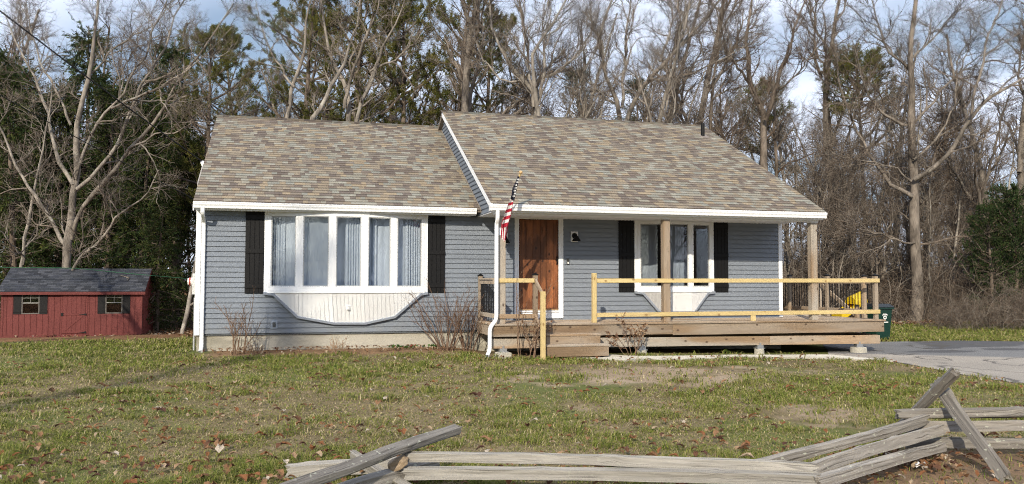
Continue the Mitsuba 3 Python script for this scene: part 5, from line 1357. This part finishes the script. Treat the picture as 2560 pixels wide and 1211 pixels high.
# the wood across the street, behind the camera: it stands in the window reflections
for i in range(26):
    n += 1
    scene[f'woods__{n:03d}'] = {'type': 'instance', 'group': {'type': 'ref', 'id': f'woods_group{i % 3}'}, 'to_world': put((-52 + 4.3 * i + rng.uniform(-1.5, 1.5), rng.uniform(-54, -46), -1.2), rng.uniform(0, 6.3), rng.uniform(.75, .95))}
w, f = conifer(np.random.default_rng(12), 13, .2, 3.4, .0, 'hemlock', .35)  # unseen hemlocks added across the street to block low sky light
scene['woods_group3'] = {'type': 'shapegroup', 'wood': ply3(w, 'm_bark'), 'foliage': ply3(f, 'm_needle')}
for i in range(24):
    n += 1
    scene[f'woods__{n:03d}'] = {'type': 'instance', 'group': {'type': 'ref', 'id': 'woods_group3'}, 'to_world': put((-54 + 4.7 * i + rng.uniform(-1.5, 1.5), rng.uniform(-46, -41), -1.2), rng.uniform(0, 6.3), rng.uniform(.8, 1.05))}
# brush: the tangle of thin stems under the trees
bm = []
for k in range(3):
    n0 = 34; P = np.zeros((n0, 8, 3)); P[:, 0, :2] = rng.normal(0, .8, (n0, 2)); P[:, 0, 2] = -.1
    d = unit(np.stack([rng.normal(0, .35, n0), rng.normal(0, .35, n0), np.ones(n0)], 1)); L = rng.uniform(1.2, 3.6, n0)
    for j in range(1, 8): d = unit(d + rng.normal(0, .16, d.shape) - np.array([0, 0, .05 * j])); P[:, j] = P[:, j - 1] + d * (L / 7)[:, None]
    R = np.repeat(np.linspace(.012, .005, 8)[None], n0, 0) * rng.uniform(.7, 1.5, (n0, 1))
    P1, R1 = grow(rng, P, R, 9, .15, 1, 45, .8, 5, .006, .2, .2, .004); P2, R2 = grow(rng, P1, R1, 5, .1, 1, 45, .4, 4, .004, .2, .1, .0032)
    bm.append(join([tubes(P, R, 4, rng.uniform(.1, .6, n0)), tubes(P1, R1, 3, rng.uniform(.05, .5, len(P1))), tubes(P2, R2, 3, rng.uniform(.0, .4, len(P2)))]))
labels['brush'] = {'label': 'tangled brown brush and vines under the trees', 'kind': 'stuff'}
for k, m in enumerate(bm): scene[f'brush_group{k}'] = {'type': 'shapegroup', 'stems': ply3(m, 'm_bark')}
n = 0
for (x0, x1, d0, d1, cnt, s0) in ((2330, 2680, 27.6, 30, 9, .6), (1930, 2700, 33.0, 40, 66, .95), (1900, 2700, 41, 52, 36, 1.5), (-40, 520, 38.5, 41, 9, .5), (430, 1950, 40, 50, 30, 1.1)):
    for i in range(cnt):
        n += 1; x = x0 + (x1 - x0) * (i + rng.uniform(0, 1)) / cnt
        scene[f'brush__{n:03d}'] = {'type': 'instance', 'group': {'type': 'ref', 'id': f'brush_group{i % 3}'}, 'to_world': put(stand(x, rng.uniform(d0, d1)), rng.uniform(0, 6.3), s0 * rng.uniform(.75, 1.3))}
# a tall slim tree across the street, outside the frame: the faint long shadow on the lawn and the roof is its
rng = np.random.default_rng(55)
tt = np.array([(0, 0, -.5), (.1, 0, 8), (.05, .1, 16), (0, 0, 22), (.05, 0, 26.3)], float)
lim = [(tt, .34, .15)] + [(polyline(rng, tt[3] * (1 - q) + tt[4] * q, (math.cos(7 * q), math.sin(7 * q), .9), .9, 6, .1), .10, .04) for q in (.55, .66, .75, .85, .93)]
big, br = limbs_to_tree(rng, lim, .4, twig=(8, 6, 5), l1=.9, l2=.5, l3=.3, s0=.86)
plant('tall_tree', 'tall slim bare tree across the street, outside the picture', 'tree', {'trunk': ply3(big, 'm_bark', True), 'branches': ply3(br, 'm_bark')}, (-21.8, -44.4, -1.2))
# a bare tree left of the frame, whose shadow stripes the shed
plant('bare_tree', 'bare grey tree leaning in from beyond the left edge of the picture', 'tree', BARE[1], stand(-420, 21), 1.0, .8)

# ------------------------------------------------------------------ shrubs and small plants by the house
def shrub(name, label, pt, h, stems, spread, tone, seed, n1=8, n2=4, bend=.1, leaves=0, ltones=(0, .5), up=.3, lean=(0, 0)):
    r = np.random.default_rng(seed)
    az = r.uniform(0, 2 * np.pi, stems); a = spread * np.sqrt(r.uniform(0.02, 1, stems))
    P = np.zeros((stems, 9, 3)); P[:, 0] = np.stack([np.cos(az) * .08 * h, np.sin(az) * .06 * h, np.full(stems, -.03)], 1)
    d = unit(np.stack([np.cos(az) * a + lean[0], np.sin(az) * a * .6 + lean[1], np.ones(stems)], 1)); L = h * r.uniform(.55, 1.05, stems)
    for j in range(1, 9): d = unit(d + r.normal(0, bend, d.shape)); P[:, j] = P[:, j - 1] + d * (L / 8)[:, None]
    R = np.linspace(.0095, .004, 9)[None] * r.uniform(.7, 1.3, (stems, 1)) * (h / 1.2) ** .3
    P1, R1 = grow(r, P, R, n1, .3, 1, 34, h * .30, 6, .005, .14, up, .0028); P2, R2 = grow(r, P1, R1, n2, .25, 1, 38, h * .12, 4, .0035, .16, up, .0024)
    key = thing(name, label, 'shrub')
    part(key, 'stems', tubes(P, R, 6, tone + r.uniform(-.1, .15, stems)), 'm_stem', smooth=True)
    part(key, 'twigs', join([tubes(P1, R1, 4, tone + r.uniform(-.2, .2, len(P1))), tubes(P2, R2, 3, tone + r.uniform(-.25, .2, len(P2)))]), 'm_stem', 'fine bare side twigs', 'stuff')
    # buds, old seed heads and a few dead leaves at the twig ends
    e = P2[:, -1]; k = r.uniform(0, 1, len(e)) < .3; e = e[k]
    part(key, 'seed_heads', spray(r, e, np.tile([0, 0, 1.0], (len(e), 1)), len(e), .018, .014, r.choice([.3, .55], len(e)), 0, 2), 'm_leaf', 'tiny dry seed heads and buds at the twig ends', 'stuff')
    if leaves:
        b, dd = sample_on(r, P1, leaves, .3, 1)
        part(key, 'dead_leaves', spray(r, b, dd, len(b), .055, .026, r.uniform(ltones[0], ltones[1], len(b)), .6, 1.5), 'm_leaf', 'withered brown leaves hanging on the stems', 'stuff')
    for k2 in [k2 for k2 in scene if k2.startswith(key + '__')]: scene[k2]['to_world'] = T().translate([float(v) for v in pt])
    return key


def stem_fn(p, n, uv):
    return mix(mi.Color3f(.085, .045, .034), mi.Color3f(.30, .205, .135), uv.x) * (.7 + .5 * noise(p.x * 50, p.y * 50, p.z * 12))
mat('m_stem', mikit.proc(stem_fn), .8, .2)
def gpt(x, y): return np.array([x, y, float(gz(x, y))])
shrub('bare_shrub', 'slight bare shrub with buds in front of the left foundation', gpt(.86, -.62), 1.22, 12, .42, .5, 61, 6, 2)
shrub('bare_shrub', 'big reddish bare shrub fanning out left of the porch', gpt(5.02, -.62), 1.50, 18, .80, .30, 62, 6, 3, .07)
shrub('bare_shrub', 'dense twiggy bare shrub against the left end of the porch deck', gpt(5.50, -.55), 1.25, 13, .36, .36, 63, 6, 3, .08)
shrub('rose_bush', 'tall thin bare rose stems left of the yellow step post', gpt(6.35, -2.0), 2.05, 4, .14, .5, 64, 6, 2, .07)
shrub('rose_bush', 'wiry rose bush with withered leaves hanging by the yellow step post', gpt(6.52, -2.05), 1.35, 4, .2, .45, 65, 5, 2, .1, 8, (.1, .8))
shrub('rose_bush', 'bare rose bush with withered brown leaves right of the steps', gpt(8.62, -1.95), 1.05, 6, .5, .5, 66, 6, 2, .12, 12, (.1, .85), .2, (-.1, 0))
shrub('dry_weed', 'low tangle of dry straw stems below the bow window', gpt(2.75, -.75), .42, 22, 1.3, .95, 67, 3, 1, .12)
shrub('dry_weed', 'tuft of dry brown stems at the foot of the left foundation shrub', gpt(1.2, -.70), .30, 16, 1.0, .6, 68, 3, 2, .12)


def leaf_mesh(rg, L, W, curl, n=5):
    """A curled dead leaf: a lobed blade bent along and across."""
    s = np.linspace(0, 1, n); w = W * np.array([.10, .75, 1.0, .62, .08]) * rg.uniform(.8, 1.2, n); lob = 1 + .55 * np.array([0, 1, -1, 1, 0]) * rg.uniform(.3, 1)
    up = curl * L * np.sin(s * 2.6 + rg.uniform(-.6, .6)); V = []
    for i in range(n):
        for c in (-1, 0, 1): V.append((s[i] * L - L / 2, c * w[i] * lob[i] * .5, up[i] + abs(c) * w[i] * .5 * rg.uniform(.2, .9)))
    F = []
    for i in range(n - 1):
        for c in range(2): a = i * 3 + c; F += [[a, a + 3, a + 4], [a, a + 4, a + 1]]
    return np.array(V), np.array(F)


def foliage_tuft(name, label, pt, n, size, cols, rg):
    """A low evergreen tuft of broad leaves on short stalks."""
    key = thing(name, label, 'plant')
    for i in range(n):
        v, f = leaf_mesh(rg, size * rg.uniform(.7, 1.2), size * rg.uniform(.5, .8), .12)
        th, el = rg.uniform(0, 6.3), rg.uniform(.2, 1.2)
        v = v + (size * .8, 0, 0); ce, se = math.cos(el), math.sin(el)
        v = np.stack([v[:, 0] * ce - v[:, 2] * se, v[:, 1], v[:, 0] * se + v[:, 2] * ce], 1); c, s_ = math.cos(th), math.sin(th)
        v = np.stack([v[:, 0] * c - v[:, 1] * s_, v[:, 0] * s_ + v[:, 1] * c, v[:, 2]], 1) + pt + (rg.normal(0, size * .9), rg.normal(0, size * .4), rg.uniform(0, size * .5))
        part(key, 'leaf', (v, f, np.zeros((len(v), 2))), 'm_paint2', color=cols[rg.integers(0, len(cols))])
mat('m_paint2', {'type': 'mesh_attribute', 'name': 'vertex_color'}, .45, .45)
rg = np.random.default_rng(31)
G1, G2, RD = (.035, .085, .020), (.07, .13, .03), (.20, .035, .025)
for x, lab, cols in ((4.02, 'small broad-leaved green plant by the foundation, leftmost of three', (G1, G2)), (4.28, 'small plant with green and red leaves by the foundation', (G1, RD, G2)), (4.80, 'small broad-leaved green plant beside the big reddish shrub', (G1, G2, G2))):
    foliage_tuft('heuchera_plant', lab, gpt(x, -.42), 26, .075, cols, rg)

# ------------------------------------------------------------------ lawn: blades of grass, fallen leaves
def tuft_field(x, y):
    """How green and long the grass is, 0 to 1, and how bare the ground is."""
    p = np.stack([x, y, 0 * x], -1)
    g = meshkit.fbm(p * (.6, .6, 1), 4, 21); g2 = meshkit.fbm(p * 2.6, 3, 33)
    green = sst(.40, .72, .52 * g + .52 * g2 - .10 * np.exp(-((x - 1.6) / 4.2) ** 2 - ((y + 7.2) / 2.2) ** 2) - .07 * np.exp(-((x + 3.5) / 2.5) ** 2 - ((y + 3.0) / 3.0) ** 2) + .06 * np.exp(-((x + 2.0) / 2.4) ** 2 - ((y + 10.2) / 1.2) ** 2) + .10 * np.exp(-((x - .2) / 1.2) ** 2 - ((y + 10.3) / .8) ** 2) + .10 * np.exp(-((x - 8.6) / 2.2) ** 2 - ((y + 7.6) / 1.9) ** 2) + .10 * np.exp(-((x + 1) / 3.5) ** 2 - ((y - 1) / 3) ** 2) + .12 * np.exp(-((y + 2.4) / .5) ** 2) * (x > 6))
    q = np.hypot((x - 7.6) / 3.1, (y + 4.9) / 1.8); e = meshkit.fbm(p * 2.1, 4, 9) - .5
    bare = np.clip(sst(1.05, .45, q + e * 1.7) * .93 + sst(.58, .70, meshkit.fbm(p * .9 + 7, 4, 5)) * sst(3, 8, x) * .75, 0, 1)
    line = np.where(x < 7.66, -12.53 + .626 * (x - 5.52), -11.19 - .38 * (x - 7.66))
    fence_d = sst(.45, -.25, y - line - .2 + e * .9) * sst(4.7, 5.5, x + e)
    return green, np.maximum(bare, fence_d * .97)


rng = np.random.default_rng(99)
N = 690000
dd = np.exp(rng.uniform(math.log(5.2), math.log(24), N)); xx = rng.uniform(-2150, 2000, N)
X = CAM[0] + dd * _f[0] + xx / FPX * dd * _r[0]; Y = CAM[1] + dd * _f[1] + xx / FPX * dd * _r[1]
from shapely import contains_xy
JX, JY = (.45 * (meshkit.fbm(np.stack([X * 2.3, Y * 2.3, 0 * X + q], -1), 3, 71) - .5) + .04 * rng.normal(0, 1, N) for q in (0, 5))
ok = ~(contains_xy(Polygon(drive), X + JX, Y + JY) | contains_xy(Polygon(WALK_F + WALK_B), X + .4 * JX, Y + .4 * JY)) & ~((X > -.1) & (X < 5.9) & (Y > -.85 + .35 * (meshkit.noise(np.stack([X * 2, Y * 2, 0 * X], -1)) - .5))) & ~((X > 5.6) & (X < 15.1) & (Y > -1.62 + .12 * rng.normal(0, 1, N))) & (Y < 4.7 + .42 * np.minimum(X, 3) + rng.normal(0, .3, N))
green, bare = tuft_field(X, Y)
ok &= rng.uniform(0, 1, N) > bare * .96
ok &= rng.uniform(0, 1, N) < .36 + .72 * green
X, Y, dd, green = X[ok], Y[ok], dd[ok], green[ok]; N = len(X)
# a strip of grass beyond the driveway on the right
N2 = 42000; d2 = rng.uniform(21.5, 36, N2); x2 = rng.uniform(880, 1340, N2)
X2 = CAM[0] + d2 * _f[0] + x2 / FPX * d2 * _r[0]; Y2 = CAM[1] + d2 * _f[1] + x2 / FPX * d2 * _r[1]
ok = ~contains_xy(Polygon(drive), X2, Y2) & (X2 > 15.3) & (Y2 < 9.3 - .12 * (X2 - 25) + rng.normal(0, .5, N2)); X2, Y2, d2 = X2[ok], Y2[ok], d2[ok]
X, Y, dd = np.r_[X, X2], np.r_[Y, Y2], np.r_[dd, d2]; green = np.r_[green, np.clip(.75 + .2 * rng.normal(0, 1, len(X2)), 0, 1)]; N = len(X)
tn = meshkit.noise(np.stack([X * 3.1, Y * 3.1, 0 * X], -1), 44); tf = sst(.70, .84, tn); green = np.clip(green + .5 * tf, 0, 1)
h = (.027 + .039 * green + .045 * tf) * rng.uniform(.5, 1.35, N) * (1 + .025 * (dd - 7)); w = (.0042 + .0011 * np.maximum(dd - 6, 0)) * rng.uniform(.7, 1.3, N)
az = rng.uniform(0, 2 * np.pi, N); bend = rng.uniform(.7, 2.1, N) * (1.18 - .42 * green)
D = np.stack([np.cos(az), np.sin(az), 0 * az], 1); S = np.stack([-np.sin(az), np.cos(az), 0 * az], 1); B = np.stack([X, Y, gz(X, Y) - .004], 1); up = np.array([0, 0, 1.0])
mid = B + D * (h * bend * .35)[:, None] + up * (h * .62)[:, None]; tipp = B + D * (h * bend)[:, None] + up * (h * (1.0 - .28 * bend))[:, None]
V = np.stack([B - S * (w / 2)[:, None], B + S * (w / 2)[:, None], mid + S * (w * .42)[:, None], mid - S * (w * .42)[:, None], tipp], 1).reshape(-1, 3)
i = np.arange(N)[:, None] * 5; F = np.concatenate([i + [0, 1, 2], i + [0, 2, 3], i + [3, 2, 4]])
u = rng.uniform(0, 1, N); gpick = np.where(u < .55, rng.integers(0, 3, N), np.where(u < .8, 7, 3)); spick = rng.choice([3, 4, 5, 6, 6, 0, 1], N)
tone = (np.where(rng.uniform(0, 1, N) < .12 + .74 * green, gpick, spick) + .5) / 8
uv = np.repeat(np.stack([tone, rng.uniform(0, 1, N)], 1), 5, 0)
solo('grass', (V, F, uv), 'm_grass', 'short winter lawn of mixed green and straw coloured blades', None, kind='stuff')

LM = []
for k in range(8):
    v, f = leaf_mesh(rng, .10, .062, rng.uniform(.08, .3)); LM.append((v, f))
def lay_leaf(x, y, s, k, tilt, th, tone):
    v, f = LM[k]; v = v * s; ct, st_ = math.cos(tilt), math.sin(tilt)
    v = np.stack([v[:, 0] * ct - v[:, 2] * st_, v[:, 1], v[:, 0] * st_ + v[:, 2] * ct], 1); c, q = math.cos(th), math.sin(th)
    v = np.stack([v[:, 0] * c - v[:, 1] * q, v[:, 0] * q + v[:, 1] * c, v[:, 2] + .055], 1) + (x, y, float(gz(x, y)))
    return v, f, np.tile([[tone, .5]], (len(v), 1))
pts = []
while len(pts) < 1500:
    d = 6.2 + 11.5 * rng.uniform() ** 1.5; q = rng.uniform(-1320, 1320)
    x, y = CAM[0] + d * _f[0] + q / FPX * d * _r[0], CAM[1] + d * _f[1] + q / FPX * d * _r[1]
    if contains_xy(Polygon(drive), x, y) or y > -1.2 or float(meshkit.noise(np.array([[x * .9, y * .9, 3.0]]))[0]) < rng.uniform(.1, .75) * min(1, d / 10): continue
    pts.append((d, x, y))
pts.sort()
allm = [lay_leaf(x, y, rng.uniform(.45, 1.1) * (1.4 if rng.uniform() < .12 else 1), rng.integers(0, 8), rng.normal(0, .22), rng.uniform(0, 6.3), (rng.choice([0, 1, 2, 3, 4, 6, 6, 1, 5, 7], p=[.16, .14, .14, .1, .1, .1, .1, .08, .05, .03]) + .5) / 8) for d, x, y in pts]
for m in allm[:200]:
    solo('fallen_leaf', m, 'm_leaf', 'curled dry brown leaf fallen on the front lawn', 'leaf', 'fallen leaves on the front lawn')
litter = list(allm[200:])
def scatter(n, fx, s0, s1, tones=None):
    for _ in range(n):
        x, y = fx(); litter.append(lay_leaf(x, y, rng.uniform(s0, s1), rng.integers(0, 8), rng.normal(0, .45), rng.uniform(0, 6.3), (rng.choice([0, 1, 2, 3, 4, 6, 1, 5, 7]) + .5) / 8))
lp = at_ground(2290, 1160)
scatter(150, lambda: (lp[0] + rng.normal(0, .16), lp[1] + rng.normal(0, .22)), .5, 1.0)
def by_fence():
    x = rng.uniform(5.8, 9.4); return x, (-12.53 + .626 * (x - 5.52) if x < 7.66 else -11.19 - .38 * (x - 7.66)) + rng.normal(.1, .35)
scatter(130, by_fence, .4, .9)
scatter(420, lambda: (rng.uniform(.2, 5.7), rng.uniform(-.95, -.05)), .35, .8)
def wood_left():
    p = at_ground(rng.uniform(-20, 490), rng.uniform(812, 846)); return p[0], p[1]
def wood_right():
    p = at_ground(rng.uniform(2200, 2590), 806 + rng.uniform(-9, 14) ** 1 if False else rng.uniform(799, 816)); return p[0], p[1]
scatter(1500, wood_left, .7, 1.7); scatter(2200, wood_right, .9, 2.1)
solo('leaf_litter', join(litter), 'm_leaf', 'dead brown leaves drifted along the wood edge, the beds and the fence', None, kind='stuff')
pv = np.random.default_rng(4); v, f = leaf_mesh(pv, .11, .09, .25); q = at_ground(2304, 1180)
solo('paper_scrap', (v + q + (0, 0, .03), f), 'm_paint', 'crumpled white scrap of paper by the fence on the right', 'paper', color=(.75, .75, .78))
# a white house glimpsed through the wood beyond the porch
nb = at(2040, 690, 66); nx, ny, nz = float(nb[0]), float(nb[1]), float(gz(nb[0], nb[1]))
nh = thing('white_house', 'distant white house glimpsed through the trees behind the porch rail', 'house')
part(nh, 'wall', box((nx - 5.5, ny, nz), (nx + 1.2, ny + 7, nz + 3.0)), 'm_trim')
part(nh, 'roof', extrude(Polygon([(ny - .4, nz + 2.9), (ny + 3.5, nz + 4.9), (ny + 7.4, nz + 2.9)]), nx - 5.9, nx + 1.6, 0), 'm_paint', color=(.3, .31, .33))
for i in range(3):
    part(nh, 'window', box((nx - 4.6 + 2.1 * i, ny - .05, nz + 1.0), (nx - 3.7 + 2.1 * i, ny - .001, nz + 2.2)), 'm_gloss', color=(.06, .07, .08))
